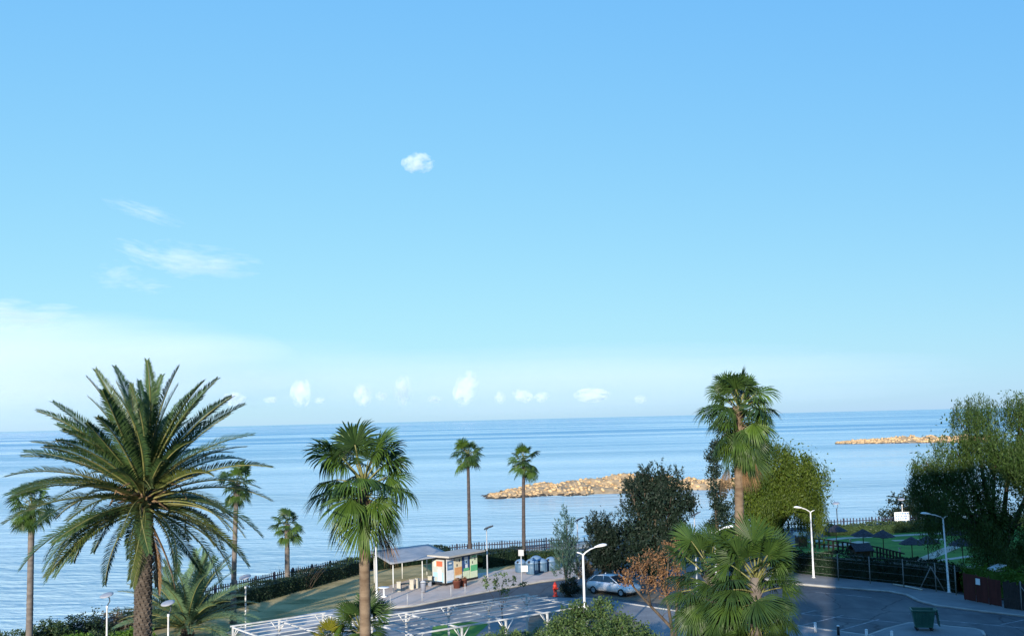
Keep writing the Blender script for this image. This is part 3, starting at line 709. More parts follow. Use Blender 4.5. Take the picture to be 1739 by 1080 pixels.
tree('pepper_tree', 'huge weeping dark-green tree at the right edge of the picture', 'tree', gx(1705, 1000, 82),
     PL(82, (1735, 730, 62, 78), (1655, 715, 46, 52, -1), (1625, 770, 44, 58), (1690, 790, 70, 70, -2), (1590, 815, 46, 48), (1755, 820, 70, 90), (1650, 860, 56, 56, -2), (1715, 900, 70, 66, -2), (1585, 865, 30, 34), (1690, 945, 42, 34, -2), (1810, 760, 80, 100), (1765, 935, 56, 44), (1570, 795, 22, 30)), 'leaf_pepper', 'weep', 150000, 0.21, 0.70, per=30, seed=31, trunk_r=0.4, bark='bark', core=8000, sub=15, twigs=2, sf=(0.18, 0.34))
tree('rounded_dark_shrub', 'low round dark tree behind the white signboard', 'shrub', gx(1550, 905, 128),
     PL(128, (1545, 858, 34, 28), (1575, 865, 34, 34), (1515, 876, 22, 16), (1600, 875, 30, 30)), 'leaf_dark', 'leafy', 6000, 0.3, 0.5, seed=41, trunk_r=0.15, core=800)
tree('broadleaf_tree', 'leafy green tree at the bottom edge in front of the white lamp', 'tree', gx(1010, 1180, 50),
     PL(50, (1000, 1058, 44, 32), (1052, 1064, 40, 26, -1), (955, 1066, 30, 24), (1020, 1090, 70, 36, -1), (1085, 1085, 34, 22), (975, 1036, 18, 16), (1022, 1028, 16, 18)), 'leaf_green', 'leafy', 13000, 0.13, 0.24, seed=51, trunk_r=0.12, shell=0.4)
tree('brown_leaved_tree', 'half-bare tree with rusty brown leaves in front of the dark tree', 'tree', gx(1146, 1200, 50),
     PL(50, (1066, 980, 16, 18), (1084, 962, 20, 16, .5), (1112, 948, 18, 18), (1135, 935, 20, 16), (1125, 975, 20, 26), (1148, 965, 14, 26), (1100, 985, 18, 16, -.5), (1155, 920, 9, 8), (1132, 1005, 16, 14), (1152, 1000, 10, 16)), 'leaf_brown', 'leafy', 2300, 0.12, 0.22, per=10, seed=52, shell=0.15,
     limbs=[([(1146, 1200, 0), (1143, 1120, 0), (1141, 1066, 0), (1118, 1042, .3), (1092, 1015, .4), (1075, 995, .5), (1064, 975, .6)], .11, .028), ([(1141, 1066, 0), (1136, 1035, -.2), (1128, 1000, 0), (1118, 965, .2), (1112, 945, .3)], .085, .025), ([(1146, 1130, .1), (1148, 1060, .1), (1150, 1015, .2), (1150, 975, 0), (1156, 918, .1)], .085, .022), ([(1130, 1008, 0), (1134, 970, -.3), (1136, 932, -.4)], .05, .02), ([(1105, 1028, .3), (1100, 1000, 0), (1086, 962, .2)], .05, .02)], D=50)
tree('bare_sapling', 'leafless dark sapling forking beside the brown-leaved tree', 'tree', gx(1170, 1210, 48),
     PL(48, (1172, 1000, 8, 16), (1196, 1030, 8, 8)), 'leaf_brown', 'leafy', 60, 0.1, 0.2, per=5, seed=53, limbs=[([(1170, 1210, 0), (1169, 1085, 0), (1172, 1055, 0), (1172, 1030, 0), (1173, 985, 0)], .09, .02), ([(1172, 1056, 0), (1182, 1049, 0), (1193, 1043, -.1), (1200, 1020, -.1)], .05, .02)], D=48)
tree('leafy_sapling', 'thin sapling with sparse leaves rising behind the pergola', 'tree', gx(850, 1040, 70),
     PL(70, (826, 990, 6, 12), (842, 985, 7, 14), (857, 980, 8, 14), (873, 988, 9, 12), (888, 992, 8, 8), (855, 1004, 16, 9)), 'leaf_green', 'leafy', 420, 0.17, 0.16, per=7, seed=54, trunk_r=0.03, shell=0.1, twigs=3, fork=0.2)
tree('shrub', 'green shrub below the right end of the pergola', 'shrub', gx(928, 1120, 58), PL(58, (930, 1082, 32, 18), (905, 1088, 26, 16)), 'leaf_green', 'leafy', 2600, 0.13, 0.22, seed=55, trunk_r=0.05)
tree('shrub', 'green shrub under the middle of the pergola at the bottom edge', 'shrub', gx(855, 1120, 57), PL(57, (850, 1088, 34, 18), (880, 1092, 22, 14)), 'leaf_green', 'leafy', 2200, 0.13, 0.22, seed=56, trunk_r=0.05)
for k, (px, py, rx, ry, D, lf, lab) in enumerate([
        (20, 1092, 46, 20, 66, 'leaf_oleander', 'dark green bush at the bottom left corner'),
        (88, 1074, 40, 22, 68, 'leaf_oleander', 'rounded green bush right of the slim leftmost palm'),
        (140, 1066, 42, 26, 70, 'leaf_hedge', 'tall dark bush left of the round lamp at the shore'),
        (208, 1062, 36, 27, 72, 'leaf_dry', 'greyish dry bush right beside the date palm trunk'),
        (225, 1082, 34, 14, 64, 'leaf_bright', 'bright green low bush at the foot of the date palm'),
        (130, 1092, 34, 12, 63, 'leaf_bright', 'small bright green bush at the bottom edge left of the lamp'),
        (180, 1086, 36, 14, 65, 'leaf_oleander', 'low dark bush behind the round lamp post')]):
    tree('shore_bush', lab, 'bush', gx(px, py + ry, D), PL(D, (px, py, rx, ry), (px - rx * .4, py + ry * .3, rx * .7, ry * .7), (px + rx * .5, py + ry * .25, rx * .6, ry * .75)), lf, 'leafy', 4200, 0.15, 0.25, seed=60 + k, trunk_r=0.05, core=500)

def hedge(label, pix, w, h, leaf='leaf_hedge', dens=170, size=0.12, seed=1, z_wave=0.10, pts=None, lump=0.12):
    g = np.random.default_rng(seed); pts = pts or poly(pix)
    c0 = np.mean(np.array(pts), axis=0); base = (c0[0], c0[1], 0)
    Q = np.array([p[:2] for p in pts]) - c0[:2]
    seg = np.linalg.norm(np.diff(Q, axis=0), axis=1); cum = np.concatenate([[0], np.cumsum(seg)]); LT = cum[-1]
    def along(s):
        i = np.clip(np.searchsorted(cum, s, side='right') - 1, 0, len(seg) - 1); f = ((s - cum[i]) / seg[i])[:, None]
        p = Q[i] * (1 - f) + Q[i + 1] * f; d = (Q[i + 1] - Q[i]) / seg[i][:, None]; return p, np.stack([-d[:, 1], d[:, 0]], 1)
    per = 2 * h + w; n = int(LT * per * dens)
    s = g.random(n) * LT; u = g.random(n) * per
    p, nr = along(s)
    wob = 1 + lump * np.sin(s * 1.7 + seed) * np.sin(s * 0.53 + 1.0) + lump * .7 * np.sin(s * 4.1)
    off = np.where(u < h, -w / 2, np.where(u < h + w, u - h - w / 2, w / 2)); zz = np.where(u < h, u, np.where(u < h + w, h, u - h - w))
    jit = g.normal(0, .10, n)
    C = np.stack([p[:, 0] + nr[:, 0] * (off * wob + jit), p[:, 1] + nr[:, 1] * (off * wob + jit), zz * (wob * .5 + .5 + z_wave * np.sin(s * .9 + 2)) + g.normal(0, .06, n)], 1)
    C[:, 2] = np.maximum(C[:, 2], 0.05)
    ln = size * g.uniform(.7, 1.5, n)
    V, F = leaf_quads(C, unit(g, n), ln, ln * .5, g)
    t = thing('hedge', label, 'hedge', base)
    link('foliage', np_mesh('foliage', V, F, M[leaf]), t)
    m = MB(); k = max(2, int(LT / 1.2)); ss = np.linspace(0.1, LT - .1, k); pp, nn = along(ss)
    vs_ = []; fs = []
    for i in range(k):
        for a, z in ((-w * .36, .0), (-w * .36, h * .84), (w * .36, h * .84), (w * .36, .0)): vs_.append((pp[i, 0] + nn[i, 0] * a, pp[i, 1] + nn[i, 1] * a, z))
    for i in range(k - 1):
        for q in range(3): fs.append((i * 4 + q, i * 4 + q + 4, i * 4 + q + 5, i * 4 + q + 1))
    m.add(vs_, fs); m.build('opaque_core', M[leaf], t)  # added solid core that blocks light through the hedge
    return t
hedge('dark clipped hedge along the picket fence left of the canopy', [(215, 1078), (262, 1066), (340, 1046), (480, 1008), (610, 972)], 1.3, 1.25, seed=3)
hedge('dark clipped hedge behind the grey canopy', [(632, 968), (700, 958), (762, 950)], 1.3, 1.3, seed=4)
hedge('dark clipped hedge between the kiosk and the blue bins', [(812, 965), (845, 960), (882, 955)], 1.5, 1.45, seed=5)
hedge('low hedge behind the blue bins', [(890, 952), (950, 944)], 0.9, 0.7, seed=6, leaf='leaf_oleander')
hedge('tall dark hedge along the road behind the wire fence posts', [(1325, 968), (1360, 973), (1430, 981), (1500, 987), (1560, 995), (1636, 1006)], 1.5, 1.85, seed=7, size=0.16, dens=120, lump=0.16)
hedge('long low hedge at the far side of the garden lawn', [(1400, 909), (1450, 907), (1540, 903), (1640, 897), (1760, 890)], 1.3, 1.1, seed=8, size=0.2, dens=70, leaf='leaf_oleander')
hedge('yellow-green climbing hedge over the red-brown sheet fence', [(1640, 1004), (1690, 1013), (1760, 1020)], 1.0, 2.15, seed=9, size=0.18, dens=70, leaf='leaf_bright')
hedge('ragged shrub row in the garden just behind the tall hedge', [(1500, 975), (1560, 980), (1640, 990)], 1.4, 1.2, seed=10, size=0.2, dens=50, leaf='leaf_oleander', lump=0.3)
def bare_shrub():
    r = random.Random(5); b = G(505, 1000); t = thing('bare_shrub', 'leafless twiggy shrub around the short palm by the fence', 'shrub', b); m = MB()
    for k in range(26):
        a = r.uniform(0, 6.3); p = Vector((r.uniform(-1.2, 1.2), r.uniform(-.3, .3), 0)); d = Vector((math.cos(a) * .55, math.sin(a) * .3, 1)); q = p
        pts = [q]
        for i in range(4): q = q + d * r.uniform(.4, .6); d = d + Vector((r.uniform(-.3, .3), r.uniform(-.2, .2), -.05)); pts.append(q)
        m.tube(pts, [.022, .016, .012, .009, .006], 4)
    m.build('twigs', M['bark'], t)
bare_shrub()
# ------------------------------------------------------------------ breakwaters in the sea
def mat_rock(name, c1, c2, wet):
    m, nt, b = new_mat(name); g = nt.nodes.new('ShaderNodeNewGeometry'); L = nt.links
    n = noise(nt, 0.6, 6, .65); mx = nt.nodes.new('ShaderNodeMath'); mx.operation = 'MULTIPLY_ADD'; mx.inputs[1].default_value = .6
    L.new(g.outputs['Random Per Island'], mx.inputs[0]); L.new(n.outputs[0], mx.inputs[2])
    r = ramp(nt, mx.outputs[0], [(.4, c1), (.85, c2)])
    tc = nt.nodes.new('ShaderNodeTexCoord'); sp = nt.nodes.new('ShaderNodeSeparateXYZ'); L.new(tc.outputs['Object'], sp.inputs[0])
    n2 = noise(nt, 0.25, 3); ad = nt.nodes.new('ShaderNodeMath'); ad.operation = 'MULTIPLY_ADD'; ad.inputs[1].default_value = 1.2; L.new(n2.outputs[0], ad.inputs[0]); L.new(sp.outputs[2], ad.inputs[2])
    rr = ramp(nt, ad.outputs[0], [(.95, (1, 1, 1)), (1.3, (0, 0, 0))])
    mix = nt.nodes.new('ShaderNodeMix'); mix.data_type = 'RGBA'; L.new(rr.outputs[0], mix.inputs[0]); L.new(r.outputs[0], mix.inputs[6]); mix.inputs[7].default_value = (*wet, 1)
    L.new(mix.outputs[2], b.inputs['Base Color']); b.inputs['Roughness'].default_value = .9
    bump(nt, b, noise(nt, 2.5, 6, .7).outputs[0], .8, .3)
    return m
M['rock'] = mat_rock('rock', (0.30, 0.19, 0.095), (0.60, 0.41, 0.22), (0.045, 0.037, 0.030))
M['rock_gap'] = mat_plain('rock_gap', (0.26, 0.18, 0.10), (0.50, 0.36, 0.21), 0.5, 0.95, 0.8, 6)
def breakwater(label, spine, seed, nb, size):
    """spine: (x, y, half width, crest height); a rubble mound with loose boulders all over it"""
    r = random.Random(seed); g = np.random.default_rng(seed)
    b = (spine[0][0], spine[0][1], Z_SEA); t = thing('breakwater', label, 'breakwater', b)
    S = np.array(spine); ns = 90; ts = np.linspace(0, len(S) - 1, ns); I = np.minimum(ts.astype(int), len(S) - 2); f = (ts - I)[:, None]; f = f * f * (3 - 2 * f) * .5 + f * .5
    C = S[I] * (1 - f) + S[I + 1] * f
    T = np.gradient(C[:, :2], axis=0); T /= np.linalg.norm(T, axis=1)[:, None]; N = np.stack([-T[:, 1], T[:, 0]], 1)
    def surf(i, u):
        jag = 1 + .14 * math.sin(i * .55 + seed) + .10 * math.sin(i * 1.31)
        z = C[i, 3] * (1 - abs(u) ** 1.7) * (.9 + .22 * math.sin(i * .8 + u * 3)) - .25
        return C[i, 0] + N[i, 0] * u * C[i, 2] * jag - b[0], C[i, 1] + N[i, 1] * u * C[i, 2] * jag - b[1], z
    nu = 25; V = []; F = []
    for i in range(ns):
        for j in range(nu):
            x, y, z = surf(i, -1.08 + 2.16 * j / (nu - 1)); V.append((x + r.uniform(-.25, .25), y + r.uniform(-.25, .25), z + r.uniform(-.22, .22)))
    for i in range(ns - 1):
        for j in range(nu - 1): a = i * nu + j; F.append((a, a + nu, a + nu + 1, a + 1))
    link('rubble_mound', np_mesh('rubble_mound', np.array(V), F, M['rock_gap']), t)
    bm = bmesh.new(); bmesh.ops.create_icosphere(bm, subdivisions=1, radius=1.0); BV = np.array([v.co[:] for v in bm.verts]); BF = np.array([[v.index for v in q.verts] for q in bm.faces]); bm.free()
    VV = []; FF = []; o = 0
    for k in range(nb):
        i = r.randrange(ns); u = r.choice((-1, 1)) * r.random() ** .85 * 1.02
        x, y, z = surf(i, u); s = size * r.uniform(.35, 1.0) ** 1.5 * (1.0 if abs(u) > .5 else .8)
        sc_ = np.array((s * r.uniform(.7, 1.3), s * r.uniform(.7, 1.3), s * r.uniform(.5, .9))); a = r.uniform(0, 6.3); Rm = np.array(((math.cos(a), -math.sin(a), 0), (math.sin(a), math.cos(a), 0), (0, 0, 1)))
        W = (BV * (1 + g.uniform(-.22, .22, (len(BV), 1)))) * sc_; W = W @ Rm.T + np.array((x, y, z + s * .15)); VV.append(W); FF.append(BF + o); o += len(BV)
    tag(link('boulders', np_mesh('boulders', np.concatenate(VV), np.concatenate(FF), M['rock']), t), kind='stuff')
def seapt(px, py): p = G(px, py, Z_SEA); return p[0], p[1]
def SP(px, py, hw, h): x, y = seapt(px, py); return (x, y, hw, h)
breakwater('long tan rocky breakwater in the water behind the two slender palms', [SP(838, 847, 2, .5), SP(870, 842, 7, 1.3), SP(930, 836, 12, 2.3), SP(1000, 834, 14, 2.7), SP(1065, 829, 13, 3.7), SP(1130, 828, 9, 3.0), SP(1190, 829, 6, 2.2), SP(1260, 826, 6, 2.2)], 3, 2600, 0.62)
breakwater('distant pale rock spit at the right before the horizon', [SP(1421, 753.5, 4, 1.0), SP(1450, 753, 8, 1.8), SP(1490, 752, 14, 2.2), SP(1540, 750.5, 18, 3.3), SP(1600, 750, 18, 3.2), SP(1680, 749, 18, 3.5)], 4, 1500, 1.15)

# ------------------------------------------------------------------ picket fence on the shore side
def picket_fence(label, pix, step=0.27, h=1.15, z0=0.0, w=0.10):
    pts = [Vector(p) for p in poly(pix)]
    t = thing('picket_fence', label, 'fence', pts[0])
    me = MB(); me.box((0, 0, h / 2 + .06), (w, .03, h)); pk = me.mesh('picket', M['fence_wood'])
    me = MB(); me.box((0, 0, (h + .12) / 2), (.12, .12, h + .12)); po = me.mesh('post', M['fence_wood'])
    pos = 0.0; nxt = 0.0; acc = 0.0; k = 0; r = random.Random(2)
    for a, b in zip(pts[:-1], pts[1:]):
        L = (b - a).length; d = (b - a).normalized(); rz = math.atan2(d.y, d.x)
        for z in (.32, .95):
            m = MB(); mid = (a + b) / 2; m.box((0, 0, 0), (L + .05, .04, .09)); m.build('rail', M['fence_wood'], t, mid + Vector((-d.y * .035, d.x * .035, z)) - pts[0], rz)
        while nxt <= acc + L:
            q = a + d * (nxt - acc)
            if k % 9 == 0: link('post', po, t, q - pts[0] + Vector((-d.y * .1, d.x * .1, 0)), rz)
            o = link('picket', pk, t, q - pts[0], rz); o.rotation_euler = (0, r.uniform(-.02, .02), rz); o.scale = (1, 1, r.uniform(.95, 1.04))
            k += 1; nxt += step
        acc += L
picket_fence('dark picket fence at the shore behind the left hedges', [(262, 1050), (370, 1020), (490, 991), (610, 966), (640, 962)])
picket_fence('dark picket fence at the shore from the kiosk to the conifer', [(700, 952), (812, 942), (880, 937.5), (985, 930)])
picket_fence('dark picket fence at the shore beyond the garden lawn', [(1340, 905), (1400, 901), (1500, 896), (1560, 892)], step=0.4, w=0.13, h=1.2)

# ------------------------------------------------------------------ white pergolas
PB = np.array(G(894, 1009, 2.5)); PU = np.array((-0.7976, -0.6032, 0.0)); PN = np.array((0.6032, -0.7976, 0.0))
PRZ = math.atan2(PU[1], PU[0])
def pergola(label, a0, bays, bay, c0, width, rails):
    org = PB + PU * a0 + PN * c0; org = (org[0], org[1], 0.12)
    t = thing('pergola', label, 'pergola', org, PRZ)       # local x: along, local -y... across
    H = 2.38; L = bays * bay
    sgn = 1.0 if (np.cross(PU, PN)[2] > 0) else -1.0
    for k in range(rails):
        y = sgn * width * k / (rails - 1); edge = k in (0, rails - 1)
        m = MB(); m.box((L / 2, y, H + (.0 if edge else .05)), (L + .3, .06 if edge else .04, .08 if edge else .045)); m.build('rail', M['pergola_paint'], t)
    for i in range(bays + 1):
        x = i * bay
        m = MB(); m.box((x, sgn * width / 2, H - .075), (.07, width - .08, .08)); m.build('cross_beam', M['pergola_paint'], t)
        for e in (0, 1):
            y = sgn * width * e
            m = MB(); m.box((x, y, (H - .05) / 2), (.09, .09, H - .06)); m.build('post', M['pergola_paint'], t)
            for sx in (-1, 1):
                if (i == 0 and sx < 0) or (i == bays and sx > 0): continue
                m = MB(); m.tube([(x + sx * .05, y, H - .62), (x + sx * .50, y, H - .06)], .03, 6); m.build('brace', M['pergola_paint'], t)
            m = MB(); sy = sgn * (1 if e == 0 else -1); m.tube([(x, y + sy * .05, H - .62), (x, y + sy * .48, H - .13)], .03, 6); m.build('brace', M['pergola_paint'], t)
    return t
pergola('open white metal pergola frame with many rails in the middle of the bottom edge', 0.0, 4, 2.95, 0.0, 5.75, 7)
pergola('left white pergola frame between the lawn path and the young fan palm', 12.5, 2, 2.75, -3.3, 5.75, 7)

# ------------------------------------------------------------------ street lamps
def street_lamp(label, base, H, az, arm=1.0, z0=0.12, mat='white_weathered', group='white street lamps', tilt=0.0):
    """tall pole, one long arm with a lamp head towards az and a short stub opposite"""
    t = thing('street_lamp', label, 'street lamp', (base[0], base[1], z0), az, group)
    m = MB(); m.lathe([(.001, 0), (.16, 0), (.16, .03), (.095, .05), (.095, .6), (.08, .62), (.055, H), (.001, H)], 10); m.build('pole', M[mat], t)
    m = MB(); m.tube([(0, 0, H - .08), (.15, 0, H + .06), (arm * .6, 0, H + .22), (arm, 0, H + .30)], [.05, .042, .036, .034], 8); m.build('arm', M[mat], t)
    m = MB(); m.tube([(0, 0, H - .06), (-.18, 0, H + .05), (-.36, 0, H + .10)], [.045, .036, .028], 8); m.build('stub_arm', M[mat], t)
    # teardrop head
    m = MB(); prof = [(0, .05, .04), (.12, .09, .07), (.30, .15, .11), (.52, .17, .12), (.68, .12, .08), (.76, .03, .02)]; n = 10; vs_ = []; fs = []
    for x, ry, rz_ in prof:
        for k in range(n): a = 2 * math.pi * k / n; vs_.append((arm - .05 + x, ry * math.cos(a), H + .31 + x * .12 + rz_ * (math.sin(a) if math.sin(a) > 0 else math.sin(a) * .45)))
    for i in range(len(prof) - 1):
        for k in range(n): a, b = i * n + k, i * n + (k + 1) % n; fs.append((a, a + n, b + n, b))
    fs += [tuple(range(n)), tuple((len(prof) - 1) * n + k for k in range(n - 1, -1, -1))]
    m.add(vs_, fs, 0, True); m.build('lamp_head', M['white_paint'], t)
    t.rotation_euler = (0, tilt, az)
    return t
b = P(990, 940, 59); street_lamp('white street lamp rising from the leafy green tree at the bottom edge', b, b[2] - .12, R(20), 0.75)
b = G(1382, 983); street_lamp('white street lamp on the far pavement below the weeping tree', b, 5.3, R(187), 0.7)
b = G(1612, 1008); street_lamp('leaning white street lamp on the far pavement left of the huge tree', b, 5.4, R(183), 0.95, tilt=R(1.3))
b = G(1219, 1050); street_lamp('white street lamp mostly hidden by the two dense fan palms', b, 5.6, R(10), 0.7, z0=0.0)
b = G(640, 1031); street_lamp('white street lamp right behind the bushy foreground palm trunk', b, 5.3, R(5), 0.7)

M['lamp_disc'] = mat_plain('lamp_disc', (0.26, 0.27, 0.30), (0.32, 0.33, 0.36), 1.0, 0.35)
def disc_lamp(label, base, H, az=0.0, z0=0.0, pole='white_weathered'):
    t = thing('garden_lamp', label, 'garden lamp', (base[0], base[1], z0), az, 'round disc garden lamps')
    m = MB(); m.lathe([(.001, 0), (.11, 0), (.11, .03), (.055, .05), (.05, H - .35), (.07, H - .33), (.07, H - .2), (.001, H - .2)], 10); m.build('pole', M[pole], t)
    m = MB(); m.tube([(0, 0, H - .25), (.06, 0, H - .1), (.15, 0, H + .03), (.13, 0, H + .22), (.02, 0, H + .38)], .032, 7); m.build('bracket', M['dark_steel'], t)
    m = MB(); m.lathe([(.001, .035), (.26, .03), (.39, 0.0), (.39, -.03), (.26, -.05), (.001, -.055)], 24); o = m.build('lamp_disc', M['lamp_disc'], t, (-.04, 0, H + .42)); o.rotation_euler = (R(16), R(-8), 0)
    return t
b = P(182, 1022, 63); disc_lamp('round disc lamp on a pale post above the shore bushes', b, b[2])
b = G(417, 1078); disc_lamp('round disc lamp on a pale post at the left end of the left pergola', b, 3.3)
b = P(286, 1036, 61); disc_lamp('round disc lamp half hidden by the young date palm', b, b[2])
b = G(1423, 905); disc_lamp('round disc lamp standing before the sea at the garden fence', b, 2.9, pole='dark_steel')
b = G(1534, 897); disc_lamp('round disc lamp above the white signboard in front of the dark shrub', b, 2.9)

def panel_lamp(label, base, H, az, z0=0.12):
    t = thing('solar_lamp', label, 'street lamp', (base[0], base[1], z0), az, 'grey lamps with flat tilted heads')
    m = MB(); m.lathe([(.001, 0), (.12, 0), (.12, .03), (.065, .05), (.045, H), (.001, H)], 9); m.build('pole', M['steel'], t)
    m = MB(); m.tube([(0, 0, H - .15), (-.04, 0, H + .05), (.10, 0, H + .2)], .035, 7); m.build('bracket', M['dark_steel'], t)
    m = MB(); m.box((0, 0, 0), (.85, .42, .07), taper=.92); m.box((0, 0, .05), (.5, .25, .05)); o = m.build('lamp_head', M['dark_steel'], t, (.18, 0, H + .28)); o.rotation_euler = (R(-20), R(-18), 0)
b = G(828, 982); panel_lamp('grey lamp with flat tilted head between the kiosk and the slender palm', b, 3.9, R(15))
b = G(983, 985); panel_lamp('grey lamp with flat tilted head poking out right of the slim conifer', b, 4.6, R(25))
b = G(1184, 1005); panel_lamp('grey lamp with flat tilted head right of the big dark tree', b, 5.6, R(35), z0=0)

# ------------------------------------------------------------------ canopy, kiosk and small things on the terrace
M['canopy_cloth'] = mat_plain('canopy_cloth', (0.27, 0.285, 0.30), (0.36, 0.37, 0.38), 1.2, 0.8, 0.3, 5)
M['cream'] = mat_plain('cream', (0.50, 0.46, 0.37), (0.62, 0.57, 0.47), 2.0, 0.8)
M['black'] = mat_plain('black', (0.012, 0.012, 0.014), (0.025, 0.025, 0.028), 2.0, 0.5)
M['pale_roof'] = mat_plain('pale_roof', (0.34, 0.32, 0.28), (0.44, 0.41, 0.37), 1.5, 0.8)
def flat_mat(name, c, rough=.5): return mat_plain(name, c, tuple(x * .88 for x in c), 3.0, rough)
ZT = 0.12
def canopy():
    c = [G(666, 1009), G(763, 992), G(727, 978), G(634, 992)]
    o = Vector(c[0]); t = thing('canopy_shelter', 'long grey canopy on thin white posts left of the kiosk', 'canopy', (o.x, o.y, ZT))
    q = [Vector(p) - o for p in c]; H = 2.25
    for f in (0.02, .52, .98):
        for a, b_ in ((0, 1), (3, 2)):
            p = q[a].lerp(q[b_], f); m = MB(); m.tube([(p.x, p.y, 0), (p.x, p.y, H)], .04, 8); m.build('post', M['white_weathered'], t)
    n = 14; vs_ = []; fs = []
    for i in range(n + 1):
        for j in range(7):
            p = q[0].lerp(q[1], -.04 + 1.08 * i / n).lerp(q[3].lerp(q[2], -.04 + 1.08 * i / n), -.06 + 1.12 * j / 6)
            sag = -.10 * abs(math.sin(i / n * math.pi * 2)) * math.sin(j / 6 * math.pi) + .30 * (j / 6)
            vs_.append((p.x, p.y, H + .06 + sag))
    for i in range(n):
        for j in range(6): a = i * 7 + j; fs.append((a, a + 7, a + 8, a + 1))
    m = MB(); m.add(vs_, fs, 0, True); rf = m.build('roof', M['canopy_cloth'], t); md = rf.modifiers.new('thickness', 'SOLIDIFY'); md.thickness = .04
    for a, b_, z in ((0, 1, H - .01), (3, 2, H + .28)):
        m = MB(); m.tube([q[a] + Vector((0, 0, z)), q[b_] + Vector((0, 0, z))], .035, 6); m.build('edge_beam', M['dark_steel'], t)
canopy()
def kiosk():
    A = Vector(G(757, 994, ZT)); B = Vector(G(812, 982, ZT)); u = (B - A).normalized(); n = Vector((-u.y, u.x, 0)); L = (B - A).length; dep = 1.5; H = 2.25
    t = thing('kiosk', 'small snack kiosk clad in colourful printed panels beside the canopy', 'kiosk', A, math.atan2(u.y, u.x))
    m = MB(); m.box((L / 2, dep / 2, .09), (L, dep, .18)); m.build('plinth', M['black'], t)
    m = MB(); m.box((L / 2, dep / 2, H / 2 + .09), (L - .04, dep - .04, H - .18)); m.build('wall', M['black'], t)
    m = MB(); m.box((L / 2 - .1, dep / 2 - .25, H + .10), (L + .55, dep + .9, .14)); m.build('roof', M['pale_roof'], t)
    m = MB(); m.box((L / 2 - .1, dep / 2 - .25, H - .02), (L + .45, dep + .8, .08)); m.build('fascia', M['black'], t)
    cols = {'w': (.78, .80, .82), 'b': (.10, .22, .40), 'lb': (.30, .48, .66), 'o': (.75, .36, .14), 'cr': (.80, .70, .50), 'k': (.015, .02, .04), 'g': (.12, .48, .22), 'pg': (.70, .78, .55), 'db': (.03, .08, .22), 'gr': (.40, .42, .40), 'r': (.5, .12, .06)}
    mats = {k: flat_mat('print_' + k, c) for k, c in cols.items()}
    pn = [[('w', 0, 1), ('b', .52, .92, .1, .9), ('lb', .60, .70, .25, .8), ('w', .78, .84, .3, .7), ('lb', .0, .07)],
          [('cr', 0, 1), ('o', .25, .58), ('k', .62, .72, .25, .4), ('k', .80, .92, .6, .75), ('o', .40, .46, .5, .9), ('w', .05, .2, .15, .85)],
          [('db', .35, 1), ('pg', 0, .35), ('w', .82, .97, .25, .75), ('lb', .66, .82, .30, .70), ('k', .70, .78, .42, .6), ('w', .48, .64, .35, .7), ('g', .36, .48, .1, .9)],
          [('pg', 0, 1), ('g', .28, .55), ('k', .62, .72, .25, .36), ('k', .76, .88, .58, .72), ('g', .9, .97, .2, .8)]]
    w = (L - .12) / 4
    for i, blocks in enumerate(pn):
        m = MB(); m.box((.06 + w * (i + .5), -.012, 1.14), (w - .10, .03, 1.90)); p = m.build('printed_panel', mats[blocks[0][0]], t)
        for j, bl in enumerate(blocks[(0 if i == 2 else 1):]):
            x0, x1 = (bl[3], bl[4]) if len(bl) > 3 else (.0, 1.0); m = MB()
            m.box((.06 + w * i + .05 + (w - .1) * (x0 + x1) / 2, -.030 - .0035 * j, .20 + 1.88 * (bl[1] + bl[2]) / 2), ((w - .11) * (x1 - x0), .004, 1.86 * (bl[2] - bl[1]))); m.build('printed_shape', mats[bl[0]], p)
    m = MB(); m.box((-.012, dep / 2, 1.12), (.03, dep - .2, 1.86)); p = m.build('side_panel', mats['gr'], t)
    for j, (y, z, sy, sz, c) in enumerate([(dep * .5, .62, dep * .72, .8, 'lb'), (dep * .5, 1.72, dep * .6, .42, 'r'), (dep * .72, 1.72, .25, .42, 'pg'), (dep * .4, .8, .35, .9, 'w'), (dep * .66, .5, .3, .35, 'gr'), (dep * .4, 1.30, .22, .2, 'cr'), (dep * .5, .25, .9, .10, 'k')]):
        m = MB(); m.box((-.031 - .0035 * j, y, z), (.004, sy, sz)); m.build('printed_shape', mats[c], p)
    return A, u, n
kiosk()
M['terracotta'] = mat_plain('terracotta', (0.10, 0.03, 0.02), (0.16, 0.05, 0.03), 3.0, 0.8)
for k, (px, py, lab) in enumerate([(776, 998, 'left dark red planter tub before the printed kiosk panels'), (787, 995, 'right dark red planter tub before the printed kiosk panels')]):
    p = G(px, py, ZT); t = thing('planter', lab, 'planter', p, .3, 'dark red planters by the kiosk'); m = MB(); m.lathe([(.001, 0), (.26, 0), (.33, .52), (.36, .53), (.36, .60), (.30, .60), (.29, .5), (.001, .5)], 12); m.build('tub', M['terracotta'], t)
    V, F = foliage([(0, 0, .62, .28, .28, .16)], 'leafy', 90, .12, 80 + k, .1, 6); link('plant', np_mesh('plant', V, F, M['leaf_brown']), t)
for px, py, lab in [(677, 1004, 'cream stone pillar left under the canopy'), (699, 1000, 'second cream stone pillar under the canopy from the left'), (709, 998, 'third cream stone pillar under the canopy from the left'), (730, 994, 'cream stone pillar at the right end under the canopy')]:
    p = G(px, py, ZT); t = thing('stone_pillar', lab, 'pillar', p, .5, 'cream pillars under the canopy'); m = MB(); m.box((0, 0, .36), (.24, .24, .72)); m.build('shaft', M['cream'], t); m = MB(); m.box((0, 0, .75), (.30, .30, .06)); m.build('cap', M['cream'], t)
M['blue_grey'] = mat_plain('blue_grey', (0.20, 0.22, 0.27), (0.28, 0.30, 0.36), 2.0, 0.6)
